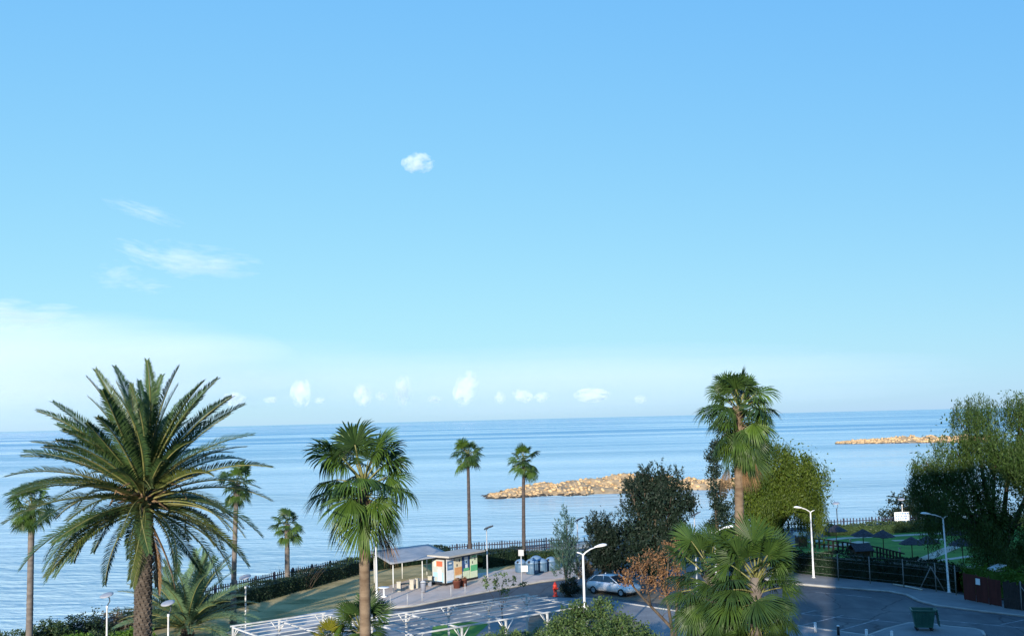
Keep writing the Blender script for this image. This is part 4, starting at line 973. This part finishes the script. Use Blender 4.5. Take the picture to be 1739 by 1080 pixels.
M['bench_teal'] = mat_plain('bench_teal', (0.03, 0.06, 0.075), (0.06, 0.09, 0.10), 2.0, 0.6)
for px, py, lab in [(688, 1000, 'dark low bench between the left pillars under the canopy'), (721, 996, 'dark low bench between the right pillars under the canopy')]:
    p = G(px, py, ZT); t = thing('bench', lab, 'bench', p, R(38), 'low benches under the canopy')
    for k in range(3): m = MB(); m.box((0, -.16 + .16 * k, .44), (1.3, .13, .05)); m.build('seat_slat', M['bench_teal'], t)
    for sx in (-.5, .5): m = MB(); m.box((sx, 0, .21), (.08, .4, .41)); m.build('leg', M['blue_grey'], t)
p = G(719, 1006, ZT); t = thing('litter_bin', 'grey-lilac litter bin in front of the canopy', 'bin', p); m = MB(); m.lathe([(.001, .05), (.17, .05), (.21, .7), (.21, .74), (.001, .74)], 12); m.build('body', M['blue_grey'], t); m = MB(); m.lathe([(.001, .94), (.12, .93), (.24, .84), (.24, .80), (.001, .80)], 12); m.build('hood', M['steel'], t); m = MB(); m.tube([(0, .18, 0), (0, .18, .85)], .03, 6); m.build('post', M['steel'], t)
p = G(652, 1013, ZT); t = thing('pedestal_table', 'small white table by the lamp behind the foreground palm', 'table', p); m = MB(); m.lathe([(.001, .74), (.42, .74), (.44, .72), (.42, .69), (.001, .69)], 16); m.build('table_top', M['white_paint'], t); m = MB(); m.lathe([(.001, .0), (.26, 0), (.26, .04), (.07, .08), (.06, .69), (.001, .69)], 12); m.build('pedestal', M['white_paint'], t)
for k, (px, py) in enumerate([(663, 1030), (692, 1026), (717, 1021), (766, 1012), (790, 1008), (826, 1002)]):
    p = G(px, py, ZT); t = thing('railing_post', ['thin grey post at the terrace kerb nearest the foreground palm', 'second thin grey post along the terrace kerb from the left', 'third thin grey post along the terrace kerb, below the litter bin', 'fourth thin grey post on the kerb, below the left planter', 'fifth thin grey post on the kerb, below the right planter', 'sixth thin grey post along the terrace kerb, rightmost by the sapling'][k], 'post', p, 0, 'thin posts along the terrace kerb')
    m = MB(); m.tube([(0, 0, 0), (0, 0, .72)], .028, 7); m.build('shaft', M['steel'], t); m = MB(); m.lathe([(.001, .79), (.03, .78), (.042, .75), (.03, .71), (.001, .71)], 8); m.build('finial', M['steel'], t)
M['bin_blue'] = mat_plain('bin_blue', (0.055, 0.115, 0.19), (0.085, 0.16, 0.25), 1.5, 0.5)
M['bin_lid'] = mat_plain('bin_lid', (0.11, 0.19, 0.29), (0.16, 0.25, 0.36), 1.5, 0.45)
for px, py, s, lab in [(884, 971, .9, 'leftmost blue domed recycling bin behind the sign pole'), (904, 974, 1.05, 'largest blue domed recycling bin at the front of the cluster'), (920, 971, .95, 'blue domed recycling bin right of the largest one'), (936, 968, .95, 'rightmost blue domed recycling bin next to the conifer'), (911, 967, 1.0, 'blue domed recycling bin at the back of the cluster')]:
    p = G(px, py, ZT); t = thing('recycling_bin', lab, 'bin', p, 0, 'blue recycling bins'); m = MB(); m.lathe([(.001, 0), (.46, 0), (.50, .05), (.52, .5), (.50, .86), (.001, .86)], 20)
    for k in range(14): a = k * math.pi / 7; m.box((.515 * math.cos(a), .515 * math.sin(a), .45), (.03, .05, .75), a)
    m.build('body', M['bin_blue'], t); m = MB(); m.lathe([(.55, .86), (.56, .92), (.50, 1.02), (.36, 1.16), (.16, 1.24), (.001, 1.25)], 20); ld = m.build('lid', M['bin_lid'], t)
    m = MB(); m.lathe([(.001, .0), (.12, 0), (.12, .03), (.001, .03)], 12); o = m.build('slot', M['black'], ld, (-.25, -.42, 1.0)); o.rotation_euler = (R(60), 0, R(-30)); t.scale = (s, s, s)
p = G(886, 987, ZT); t = thing('sign_pole', 'thin pale pole with a small plate before the blue bins', 'pole', p); m = MB(); m.tube([(0, 0, 0), (0, 0, 2.5)], .045, 8); m.build('pole', M['steel'], t); m = MB(); m.box((0, -.06, 2.35), (.45, .03, .5)); m.build('plate', M['steel'], t); m = MB(); m.box((.25, -.06, 1.05), (.55, .03, .5)); m.build('notice', M['white_weathered'], t)
M['hydrant_red'] = mat_plain('hydrant_red', (0.50, 0.035, 0.02), (0.62, 0.06, 0.035), 3.0, 0.4)
p = G(943, 1012, 0); t = thing('fire_hydrant', 'red fire hydrant at the roadside left of the white car', 'hydrant', p)
m = MB(); m.lathe([(.001, 0), (.2, 0), (.2, .06), (.13, .09), (.12, .72), (.17, .75), (.17, .82), (.13, .86), (.1, .98), (.04, 1.04), (.04, 1.1), (.001, 1.1)], 14); m.build('barrel', M['hydrant_red'], t)
for a in (0, 2.1, 4.2): m = MB(); m.tube([(.1 * math.cos(a), .1 * math.sin(a), .58), (.25 * math.cos(a), .25 * math.sin(a), .58)], [.075, .085], 10); m.build('outlet', M['hydrant_red'], t)
m = MB(); m.box((-.0, -.14, .38), (.14, .03, .10)); m.build('plate', M['black'], t)

# ------------------------------------------------------------------ white car
def glossy(name, c, rough=.2, coat=.6):
    m, nt, b = new_mat(name); n = noise(nt, 1.3, 3); r = ramp(nt, n.outputs[0], [(.3, c), (.7, tuple(x * .93 for x in c))]); nt.links.new(r.outputs[0], b.inputs['Base Color'])
    b.inputs['Roughness'].default_value = rough; b.inputs['Coat Weight'].default_value = coat; return m
M['car_white'] = glossy('car_white', (.82, .83, .84)); M['glass'] = glossy('glass', (.015, .03, .05), .06, 1.0); M['rubber'] = mat_plain('rubber', (.012, .012, .013), (.02, .02, .02), 4, .8); M['alloy'] = glossy('alloy', (.35, .36, .38), .3, .3); M['tail_red'] = glossy('tail_red', (.30, .02, .02), .2)
def car():
    A = Vector(G(1001, 1003)); B = Vector(G(1086, 1013)); d = (B - A).normalized()
    t = thing('parked_car', 'white hatchback parked under the dark trees', 'car', (A + B) / 2, math.atan2(d.y, d.x))
    # stations along the length: x, bottom z, waist z, half width
    st = [(-2.12, .42, .72, .62), (-2.02, .30, .88, .80), (-1.7, .24, .95, .86), (-1.2, .22, .96, .88), (-.2, .22, .95, .89), (.8, .22, .93, .89), (1.3, .23, .90, .87), (1.8, .26, .82, .82), (2.05, .32, .70, .70), (2.12, .42, .60, .58)]
    vs_ = []; fs = []; n = 10
    for x, zb, zw, hw in st:
        for yy, zz in ((-.7, 0), (-1, .18), (-1.02, .5), (-.97, .85), (-.88, 1), (.88, 1), (.97, .85), (1.02, .5), (1, .18), (.7, 0)): vs_.append((x, yy * hw, zb + (zw - zb) * zz))
    for i in range(len(st) - 1):
        for k in range(n): a, b_ = i * n + k, i * n + (k + 1) % n; fs.append((a, a + n, b_ + n, b_))
    fs += [tuple(range(n)), tuple((len(st) - 1) * n + k for k in range(n - 1, -1, -1))]
    m = MB(); m.add(vs_, fs, 0, True); bd = m.build('body', M['car_white'], t)
    # cabin: glass house under a painted roof
    gs = [(-1.85, .94, .74), (-1.25, 1.40, .62), (.05, 1.44, .62), (.95, .93, .74)]
    def cab(hw_k, z_k, lo): return [(x, s * w * hw_k, z) for x, z, w in gs for s in (-1, 1)]
    g = [(-1.80, -.78, .93), (-1.80, .78, .93), (-1.22, -.62, 1.38), (-1.22, .62, 1.38), (.05, -.62, 1.40), (.05, .62, 1.40), (.98, -.76, .91), (.98, .76, .91)]
    m = MB(); m.add(g, [(0, 1, 3, 2), (4, 5, 7, 6), (0, 2, 4, 6), (1, 7, 5, 3), (2, 3, 5, 4)]); m.build('windows', M['glass'], t)
    m = MB(); rp = [(-1.32, -.63, 1.385), (-1.32, .63, 1.385), (-.6, -.62, 1.45), (-.6, .62, 1.45), (.12, -.62, 1.42), (.12, .62, 1.42)]; m.add(rp, [(0, 2, 3, 1), (2, 4, 5, 3)], 0, True); ro = m.build('roof', M['car_white'], t); ro.modifiers.new('t', 'SOLIDIFY').thickness = .05
    for s in (-1, 1):
        for pts in ([(-1.82, .79 * s, .94), (-1.24, .635 * s, 1.40)], [(-.45, .70 * s, .95), (-.45, .635 * s, 1.41)], [(.99, .77 * s, .93), (.06, .635 * s, 1.42)]):
            m = MB(); m.tube(pts, .04, 6); m.build('pillar', M['car_white'], t)
        m = MB(); m.box((.55, .95 * s, .98), (.2, .12, .13)); m.build('mirror', M['car_white'], t)
        m = MB(); m.box((-2.04, .62 * s, .80), (.12, .25, .16)); m.build('tail_light', M['tail_red'], t)
        m = MB(); m.box((1.96, .55 * s, .64), (.16, .3, .12)); m.build('headlight', M['alloy'], t)
        for x in (-.45, .55): m = MB(); m.box((x - .25, .905 * s, .80), (.16, .02, .03)); m.build('door_handle', M['alloy'], t)
        for x in (-1.32, 1.33):
            w = bpy.data.objects.new('wheel', None); COL.objects.link(w); w.parent = t; w.location = (x, .80 * s, .31)
            m = MB(); m.lathe([(.19, -.1), (.29, -.1), (.31, -.06), (.31, .06), (.29, .1), (.19, .1)], 18); o = m.build('tyre', M['rubber'], w); o.rotation_euler = (R(90), 0, 0)
            m = MB(); m.lathe([(.001, .05), (.06, .09), (.15, .07), (.2, .1), (.2, -.1), (.15, -.07), (.06, -.09), (.001, -.05)], 14); o = m.build('rim', M['alloy'], w); o.rotation_euler = (R(90), 0, 0)
    m = MB(); m.box((-2.10, 0, .62), (.04, .5, .12)); m.build('number_plate', M['white_paint'], t)
    m = MB(); m.box((0, 0, .25), (3.9, 1.5, .12)); m.build('underbody', M['rubber'], t)
car()

# ------------------------------------------------------------------ green container, bollards
M['container_green'] = mat_plain('container_green', (0.015, 0.085, 0.065), (0.03, 0.115, 0.085), 2.0, 0.45)
def container():
    p = G(1569, 1069, ZT); t = thing('waste_container', 'dark green wheeled waste container with its lid hanging open on the island', 'container', p, R(-14))
    b0 = (.50, .36); b1 = (.66, .50); z0, z1 = .20, 1.22; th = .05; m = MB()
    def ring(k, z, off): x = b0[0] + (b1[0] - b0[0]) * k - off; y = b0[1] + (b1[1] - b0[1]) * k - off; return [(-x, -y, z), (x, -y, z), (x, y, z), (-x, y, z)]
    vs_ = ring(0, z0, 0) + ring(1, z1, 0) + ring(1, z1, th) + ring(.1, z0 + .08, th)
    fs = [(3, 2, 1, 0)]
    for a in (0, 4, 8):
        for k in range(4): fs.append((a + k, a + (k + 1) % 4, a + 4 + (k + 1) % 4, a + 4 + k))
    fs.append((12, 13, 14, 15)); m.add(vs_, fs); m.build('tub', M['container_green'], t)
    for k in range(5):
        x = -.4 + .2 * k; m = MB(); f0 = .18; f1 = .88; ya = -(b0[1] + (b1[1] - b0[1]) * f0) - .006; yb = -(b0[1] + (b1[1] - b0[1]) * f1) - .006
        za, zb = z0 + (z1 - z0) * f0, z0 + (z1 - z0) * f1
        m.add([(x - .03, ya, za), (x + .03, ya, za), (x + .035, yb, zb), (x - .035, yb, zb), (x - .03, ya - .03, za + .03), (x + .03, ya - .03, za + .03), (x + .035, yb - .03, zb - .03), (x - .035, yb - .03, zb - .03)], [(4, 5, 6, 7), (0, 1, 5, 4), (1, 2, 6, 5), (2, 3, 7, 6), (3, 0, 4, 7)]); m.build('rib', M['container_green'], t)
    for c, s in (((0, -b1[1] - .03, z1 - .0), (1.42, .08, .07)), ((0, b1[1] + .03, z1), (1.42, .08, .07)), ((-b1[0] - .03, 0, z1), (.08, .98, .07)), ((b1[0] + .03, 0, z1), (.08, .98, .07))): m = MB(); m.box(c, s); m.build('rim', M['container_green'], t)
    m = MB(); m.tube([(0, -.2, 0), (0, -.2, .5), (0, -.12, 1.0)], .02, 4); vs_ = []
    m = MB(); m.box((0, 0, 0), (.05, 1.02, .98)); m.box((.035, 0, -.2), (.03, .9, .06)); m.box((.035, 0, .15), (.03, .9, .06)); o = m.build('lid', M['container_green'], t, (b1[0] + .16, .02, z1 - .42)); o.rotation_euler = (0, R(-6), 0)
    for x in (-.42, .42):
        for y in (-.3, .3): m = MB(); m.lathe([(.001, -.03), (.09, -.03), (.1, -.015), (.1, .015), (.09, .03), (.001, .03)], 12); o = m.build('wheel', M['rubber'], t, (x, y, .10)); o.rotation_euler = (R(90), 0, R(20))
        for y in (-.3, .3): m = MB(); m.box((x, y, .17), (.08, .04, .12)); m.build('caster_fork', M['steel'], t)
    for sx in (-1, 1): m = MB(); m.tube([(sx * .68, 0, .95), (sx * .78, 0, .95)], .035, 8); m.build('lifting_pin', M['steel'], t)
container()
for px, py, c, lab in [(1340, 1068, 'white_paint', 'white bollard on the kerb right beside the dense fan palms'), (1385, 1073, 'white_paint', 'white bollard left of the black bollard'), (1424, 1078, 'black', 'only black bollard on the kerb of the parking bays'), (1472, 1085, 'white_paint', 'white bollard right of the black bollard'), (1515, 1088, 'white_paint', 'white bollard nearest the green container')]:
    p = G(px, py, ZT); t = thing('bollard', lab, 'bollard', p, 0, 'bollards along the kerb'); m = MB(); m.lathe([(.001, 0), (.085, 0), (.08, .52), (.001, .52)], 12); m.build('post', M[c], t); m = MB(); m.lathe([(.001, .60), (.05, .59), (.09, .56), (.09, .525), (.001, .525)], 12); m.build('cap', M['white_paint'], t)

# ------------------------------------------------------------------ wire fence, gate and garden things on the right
M['galv'] = mat_plain('galv', (0.17, 0.165, 0.15), (0.25, 0.24, 0.22), 3, .7)
def wire_fence():
    pix_ = [(1347, 976), (1424, 985), (1478, 991), (1535, 997), (1590, 1004), (1624, 1010)]; pts = [Vector(G(x, y, ZT)) for x, y in pix_]
    t = thing('wire_fence', 'wire fence on grey steel posts along the tall road hedge', 'fence', pts[0])
    for p in pts: q = p - pts[0]; m = MB(); m.tube([q, q + Vector((0, 0, 2.1))], .04, 7); m.build('post', M['galv'], t)
    q = Vector(G(1583, 1003, ZT)) - pts[0]
    for dx, dy in ((-.75, .5), (.75, -.5)): m = MB(); m.tube([q + Vector((dx, dy, 0)), q + Vector((0, 0, 1.75))], .035, 6); m.build('brace', M['galv'], t)
    for z in (.4, .95, 1.5, 2.05):
        for a, b_ in zip(pts[:-1], pts[1:]): m = MB(); m.tube([a - pts[0] + Vector((0, 0, z)), b_ - pts[0] + Vector((0, 0, z))], .008, 4); m.build('wire', M['galv'], t)
wire_fence()
a, b_ = Vector(G(1517, 991.5, .20)), Vector(G(1566, 1001, .18)); t = thing('fallen_pole', 'pale pole lying on the ground at the foot of the tall hedge', 'pole', a); m = MB(); m.tube([(0, 0, 0), (b_ - a) * .5 + Vector((0, 0, .03)), b_ - a], .06, 8); m.build('shaft', M['cream'], t)
M['rust_sheet'] = mat_plain('rust_sheet', (0.085, 0.018, 0.014), (0.13, 0.03, 0.022), 1.5, .7, stretch=(3, 3, .4))
def sheet_fence():
    A, B = Vector(G(1638, 1018, ZT)), Vector(G(1702, 1031, ZT)); d = (B - A); L = d.length; t = thing('sheet_fence', 'red-brown corrugated sheet fence with a small white notice', 'fence', A, math.atan2(d.y, d.x))
    n = 3
    for k in range(n):
        m = MB(); w = L / n; nn = 18; vs_ = []; fs = []
        for i in range(nn + 1):
            x = w * k + (w - .02) * i / nn; y = .03 * (1 if i % 2 else -1) + .015 * k
            vs_ += [(x, y, .05), (x, y, 1.85 - .04 * k)]
        for i in range(nn): fs.append((2 * i, 2 * i + 2, 2 * i + 3, 2 * i + 1))
        m.add(vs_, fs); o = m.build('sheet_panel', M['rust_sheet'], t); o.modifiers.new('t', 'SOLIDIFY').thickness = .01
        m = MB(); m.box((w * k, .09, .95), (.07, .07, 1.9)); m.build('post', M['brown_wood'], t)
    m = MB(); m.box((L * .42, -.07, 1.45), (.40, .02, .42)); m.build('notice', M['white_paint'], t)
    for z in (.5, 1.4): m = MB(); m.box((L / 2, .15, z), (L, .05, .08)); m.build('rail', M['brown_wood'], t)
sheet_fence()
def reed_fence():
    A, B = Vector(G(1704, 1031.5, ZT)), Vector(G(1790, 1043, ZT)); d = B - A; L = d.length; t = thing('board_fence', 'dark upright board fence at the right edge under the huge tree', 'fence', A, math.atan2(d.y, d.x)); r = random.Random(3); x = .06
    while x < L: w = r.uniform(.10, .16); m = MB(); hh = r.uniform(1.6, 1.85); m.box((x + w / 2, r.uniform(-.015, .015), hh / 2), (w - .015, .03, hh)); m.build('board', M['dark_wood'], t); x += w
    for xx in (1.35, 3.2): m = MB(); m.tube([(xx, -.12, 0), (xx, -.12, 1.9)], .04, 7); m.build('post', M['galv'], t); m = MB(); m.tube([(xx, -.12, 1.6), (xx + .8, -.12, .6)], .03, 6); m.build('brace', M['galv'], t)
reed_fence()
p = P(1694, 985, 78); t = thing('white_cabinet', 'white box with sloping top behind the red-brown sheet fence', 'cabinet', (p[0], 78, 0), .4); m = MB(); m.box((0, 0, .95), (.9, .6, 1.9)); m.build('body', M['white_weathered'], t); m = MB(); m.add([(-.55, -.4, 1.9), (.55, -.4, 2.15), (.55, .4, 2.15), (-.55, .4, 1.9), (-.55, -.4, 1.98), (.55, -.4, 2.23), (.55, .4, 2.23), (-.55, .4, 1.98)], [(3, 2, 1, 0), (4, 5, 6, 7), (0, 1, 5, 4), (1, 2, 6, 5), (2, 3, 7, 6), (3, 0, 4, 7)]); m.build('lid', M['white_paint'], t)
M['thatch'] = mat_plain('thatch', (0.035, 0.033, 0.04), (0.075, 0.07, 0.08), 6.0, .95, 1.0, 20, stretch=(1, 1, .3))
def parasol():
    t = thing('thatched_parasol', '', 'parasol'); m = MB(); m.tube([(0, 0, 0), (0, 0, 2.35)], .05, 8); m.build('pole', M['brown_wood'], t)
    r = random.Random(1); m = MB()
    for lay, (r1, z1, r2, z2) in enumerate([(.05, 2.62, .62, 2.28), (.50, 2.36, 1.0, 2.08), (.85, 2.18, 1.38, 1.86)]):
        n = 26; vs_ = []; fs = []
        for k in range(n): a = 2 * math.pi * k / n; j = r.uniform(.94, 1.06); vs_ += [(r1 * math.cos(a), r1 * math.sin(a), z1), (r2 * j * math.cos(a), r2 * j * math.sin(a), z2 + r.uniform(-.06, .04))]
        for k in range(n): q = (k + 1) % n; fs.append((2 * k, 2 * k + 1, 2 * q + 1, 2 * q))
        m.add(vs_, fs)
    o = m.build('thatch_roof', M['thatch'], t); o.modifiers.new('t', 'SOLIDIFY').thickness = .05
    for k in range(6): a = k * math.pi / 3; m = MB(); m.tube([(0, 0, 2.3), (1.2 * math.cos(a), 1.2 * math.sin(a), 1.88)], .022, 5); m.build('rib', M['brown_wood'], t)
    return t
proto = parasol()
for k, (px, py, s, lab) in enumerate([(1391, 924, 1.0, 'leftmost thatched parasol on the lawn, right of the weeping tree'), (1421, 927, 1.0, 'thatched parasol straight below the round lamp at the sea fence'), (1467, 936, 1.0, 'third thatched parasol from the left, above the small hut roof'), (1501, 938, 1.0, 'fourth thatched parasol from the left in the middle of the lawn'), (1550, 952, 1.0, 'left one of two overlapping thatched parasols nearest the curved path'), (1577, 950, 1.0, 'right one of two overlapping thatched parasols nearest the curved path'), (1622, 934, 1.0, 'thatched parasol right of the leaning lamp, beyond the path'), (1636, 956, 1.05, 'thatched parasol partly under the branches of the huge tree')]):
    o = proto if k == 0 else copy_tree(proto); o.location = G(px, py, .012); o.rotation_euler = (0, 0, k * .7); s *= .82; o.scale = (s, s, s); o['label'] = lab; o['group'] = 'thatched parasols on the lawn'
def post_rail():
    pts = [Vector(p) for p in poly([(1384, 930), (1440, 938), (1490, 946), (1535, 958)])]; t = thing('timber_railing', 'dark timber railing crossing the garden lawn', 'railing', pts[0])
    mp = MB(); mp.box((0, 0, .5), (.13, .13, 1.0)); pm = mp.mesh('post', M['dark_wood'])
    for a, b_ in zip(pts[:-1], pts[1:]):
        L = (b_ - a).length; d = (b_ - a) / L; rz = math.atan2(d.y, d.x)
        for z in (.45, .92): m = MB(); m.box((0, 0, 0), (L, .07, .12)); m.build('rail', M['dark_wood'], t, (a + b_) / 2 - pts[0] + Vector((-d.y * .1, d.x * .1, z)), rz)
        n = max(1, int(L / .6))
        for i in range(n): link('post', pm, t, a + d * (L * i / n) - pts[0], rz)
post_rail()
p = G(1462, 962, 0); t = thing('garden_hut', 'small hut with dark gabled roof behind the tall hedge', 'hut', p, R(15)); t.scale = (.72, .72, .72); m = MB(); m.box((0, 0, 1.05), (2.0, 1.4, 2.1)); m.build('wall', M['brown_wood'], t)
for s in (-1, 1): m = MB(); m.add([(-1.3, 0, 2.75), (1.3, 0, 2.75), (1.3, s * 1.05, 1.95), (-1.3, s * 1.05, 1.95)], [(0, 1, 2, 3)]); o = m.build('roof', M['thatch'], t); o.modifiers.new('t', 'SOLIDIFY').thickness = .06
p = G(1361, 930, 0); t = thing('wooden_stall', 'little brown wooden stall with pale top beneath the weeping tree', 'stall', p, .3); m = MB(); m.box((0, 0, .62), (.95, .7, .9)); m.build('counter', M['brown_wood'], t); m = MB(); m.box((0, 0, 1.42), (1.25, 1.0, .26), taper=.8); m.build('roof', M['cream'], t)
for x in (-.42, .42):
    for y in (-.3, .3): m = MB(); m.box((x, y, .65), (.07, .07, 1.3)); m.build('post', M['brown_wood'], t)
for px, py, lab in [(1445, 936, 'short pale marker post on the lawn by the diagonal path'), (1529, 952, 'pale marker post at the corner of the timber railing')]:
    p = G(px, py, 0); t = thing('marker_post', lab, 'post', p); m = MB(); m.box((0, 0, .55), (.13, .13, 1.1)); m.build('shaft', M['cream'], t); m = MB(); m.box((0, 0, 1.13), (.18, .18, .05)); m.build('cap', M['cream'], t)
def signboard():
    p = G(1533, 900, 0); t = thing('signboard', 'white signboard with blue print above the far hedge', 'sign', p, .1); r = random.Random(8)
    m = MB(); m.box((0, 0, 1.55), (1.75, .05, .95)); bd = m.build('board', M['white_paint'], t); pb = flat_mat('print_pale_blue', (.16, .28, .55))
    for row in range(3):
        x = -.72
        while x < .6: w = r.uniform(.10, .28); m = MB(); m.box((x + w / 2, -.03, 1.85 - .28 * row), (w, .006, .17)); m.build('print_mark', pb, bd); x += w + r.uniform(.05, .12)
    for x in (-.55, .55): m = MB(); m.box((x, .06, .75), (.08, .08, 1.5)); m.build('post', M['white_weathered'], t)
signboard()
# ------------------------------------------------------------------ clouds, far out over the sea
def mat_cloud(name, dens, nscale, thr, soft, warp=1.0, color=(1, 1, 1), stretch=None):
    m = bpy.data.materials.new(name); m.use_nodes = True; nt = m.node_tree; nt.nodes.clear(); L = nt.links
    out = nt.nodes.new('ShaderNodeOutputMaterial'); pv = nt.nodes.new('ShaderNodeVolumePrincipled'); L.new(pv.outputs[0], out.inputs['Volume'])
    pv.inputs['Color'].default_value = (*color, 1); pv.inputs['Anisotropy'].default_value = 0.0
    tc = nt.nodes.new('ShaderNodeTexCoord')
    oi = nt.nodes.new('ShaderNodeObjectInfo')
    ad = nt.nodes.new('ShaderNodeVectorMath'); ad.operation = 'ADD'
    sc_ = nt.nodes.new('ShaderNodeVectorMath'); sc_.operation = 'SCALE'; sc_.inputs['Scale'].default_value = 0.013
    L.new(oi.outputs['Location'], sc_.inputs[0]); L.new(tc.outputs['Object'], ad.inputs[0]); L.new(sc_.outputs[0], ad.inputs[1])
    n = noise(nt, nscale, 5, 0.6, vec=ad.outputs[0], stretch=stretch)
    ln = nt.nodes.new('ShaderNodeVectorMath'); ln.operation = 'LENGTH'; L.new(tc.outputs['Object'], ln.inputs[0])
    # density = clamp(((1 - r) + warp * (noise - .5) - thr) / soft) * dens
    a = nt.nodes.new('ShaderNodeMath'); a.operation = 'SUBTRACT'; a.inputs[0].default_value = 1.0 - thr - 0.5 * warp; L.new(ln.outputs['Value'], a.inputs[1])
    b_ = nt.nodes.new('ShaderNodeMath'); b_.operation = 'MULTIPLY_ADD'; b_.inputs[1].default_value = warp; L.new(n.outputs[0], b_.inputs[0]); L.new(a.outputs[0], b_.inputs[2])
    c = nt.nodes.new('ShaderNodeMath'); c.operation = 'DIVIDE'; c.inputs[1].default_value = soft; c.use_clamp = True; L.new(b_.outputs[0], c.inputs[0])
    d = nt.nodes.new('ShaderNodeMath'); d.operation = 'MULTIPLY'; d.inputs[1].default_value = dens; L.new(c.outputs[0], d.inputs[0])
    L.new(d.outputs[0], pv.inputs['Density'])
    return m
_ico = None
def ico():
    global _ico
    if _ico is None:
        bm = bmesh.new(); bmesh.ops.create_icosphere(bm, subdivisions=3, radius=1.0)
        V = np.array([v.co[:] for v in bm.verts]); F = np.array([[v.index for v in f.verts] for f in bm.faces]); bm.free(); _ico = (V, F)
    return _ico
M['cumulus'] = mat_cloud('cumulus', 0.024, 2.0, 0.12, 0.9, 4.4)
M['wisp'] = mat_cloud('wisp', 0.003, 1.8, 0.30, 1.0, 4.0, stretch=(1.0, 1.0, 1.8))
M['veil'] = mat_cloud('veil', 0.0013, 1.4, 0.0, 1.5, 0.9, stretch=(1.0, 1.0, 2.0))
M['haze_veil'] = mat_cloud('haze_veil', 0.00036, 1.2, 0.0, 1.6, 0.7, stretch=(1.0, 1.0, 2.2))
def cloud(px, py, rpx, rpy, D, mat, label, group, depth=1.0, tilt=0.0):
    V, F = ico()
    p = P(px, py, D); s = D / FPX
    me = np_mesh('cloud', V, F, M[mat])
    o = link('cloud', me, None, p); o.scale = (rpx * s, rpx * s * depth, rpy * s); o.rotation_euler = (0, tilt, 0)
    return tag(o, label, 'cloud', group)
DC = 9000
cloud(710, 277, 30, 19, 5000, 'cumulus', 'lone small puffy white cloud high in the blue sky', None)
g = 'small cumulus clouds along the horizon'
for px, py, rx, ry, lab, tl in [
    (511, 667, 22, 31, 'upright white cloud above the horizon, between the date palm and the leafy fan palm', 0.0),
    (617, 670, 20, 26, 'white cloud right above the crown of the bushy fan palm in the foreground', 0.0),
    (684, 663, 19, 33, 'upright white cloud just right of the bushy fan palm, second tallest in the row', 0.0),
    (791, 660, 25, 38, 'tallest slanting white cloud above the left of two slender palms', 0.35),
    (849, 675, 13, 14, 'tiny white cloud low over the horizon between the two slender palms', 0.0),
    (888, 672, 22, 14, 'small low white cloud above the right one of two slender palms', 0.3),
    (920, 674, 17, 11, 'small faint cloud just right of the two slender palms', 0.0),
    (1006, 671, 38, 15, 'wide flat white cloud low above the horizon left of the dark tree', 0.0),
    (1088, 678, 14, 9, 'tiny rightmost cloud of the row above the dark tree', 0.0),
    (543, 680, 12, 7, 'tiny faint scrap of cloud right of the leftmost upright cloud', 0.0),
    (648, 672, 13, 10, 'small faint cloud between the two upright clouds over the bushy fan palm', 0.0),
    (738, 678, 16, 8, 'small faint scrap of cloud left of the tallest slanting cloud', 0.0),
    (460, 679, 16, 7, 'faint low scrap of cloud between the date palm and the leftmost upright cloud', 0.0),
    (398, 677, 26, 15, 'low white cloud right beside the top fronds of the date palm', 0.0)]:
    cloud(px, py, rx * .86, ry * .86, DC, 'cumulus', lab, g, tilt=tl)
g = 'thin cloud wisps in the left sky'
for px, py, rx, ry, lab, tl in [
    (245, 432, 62, 22, 'torn white wisp of cloud high above the date palm', 0.35),
    (200, 470, 46, 30, 'leftmost ragged scrap of thin white cloud above the date palm', 0.0),
    (305, 440, 62, 34, 'brighter torn cloud scrap at the right of the high wisps', 0.2),
    (350, 448, 100, 30, 'faint veil of cloud trailing right from the high wisps', 0.05),
    (252, 486, 42, 15, 'small flat cloud scrap below the other high wisps', 0.0),
    (245, 360, 75, 16, 'faintest thin cloud streak above the torn wisps', 0.3)]:
    cloud(px, py, rx, ry, 6000, 'wisp', lab, g, tilt=tl)
cloud(20, 535, 120, 30, 7000, 'wisp', 'flat pinkish cloud at the left edge of the sky', None)
cloud(40, 632, 480, 110, 12000, 'veil', 'broad bright cloud bank low in the sky behind the date palm', None, depth=0.6)
cloud(370, 636, 440, 70, 13000, 'haze_veil', 'thin bright cloud veil reaching right from the cloud bank', None, depth=0.6)
cloud(950, 648, 760, 62, 16000, 'haze_veil', 'faint milky cloud veil above the middle of the horizon', None, depth=0.5)
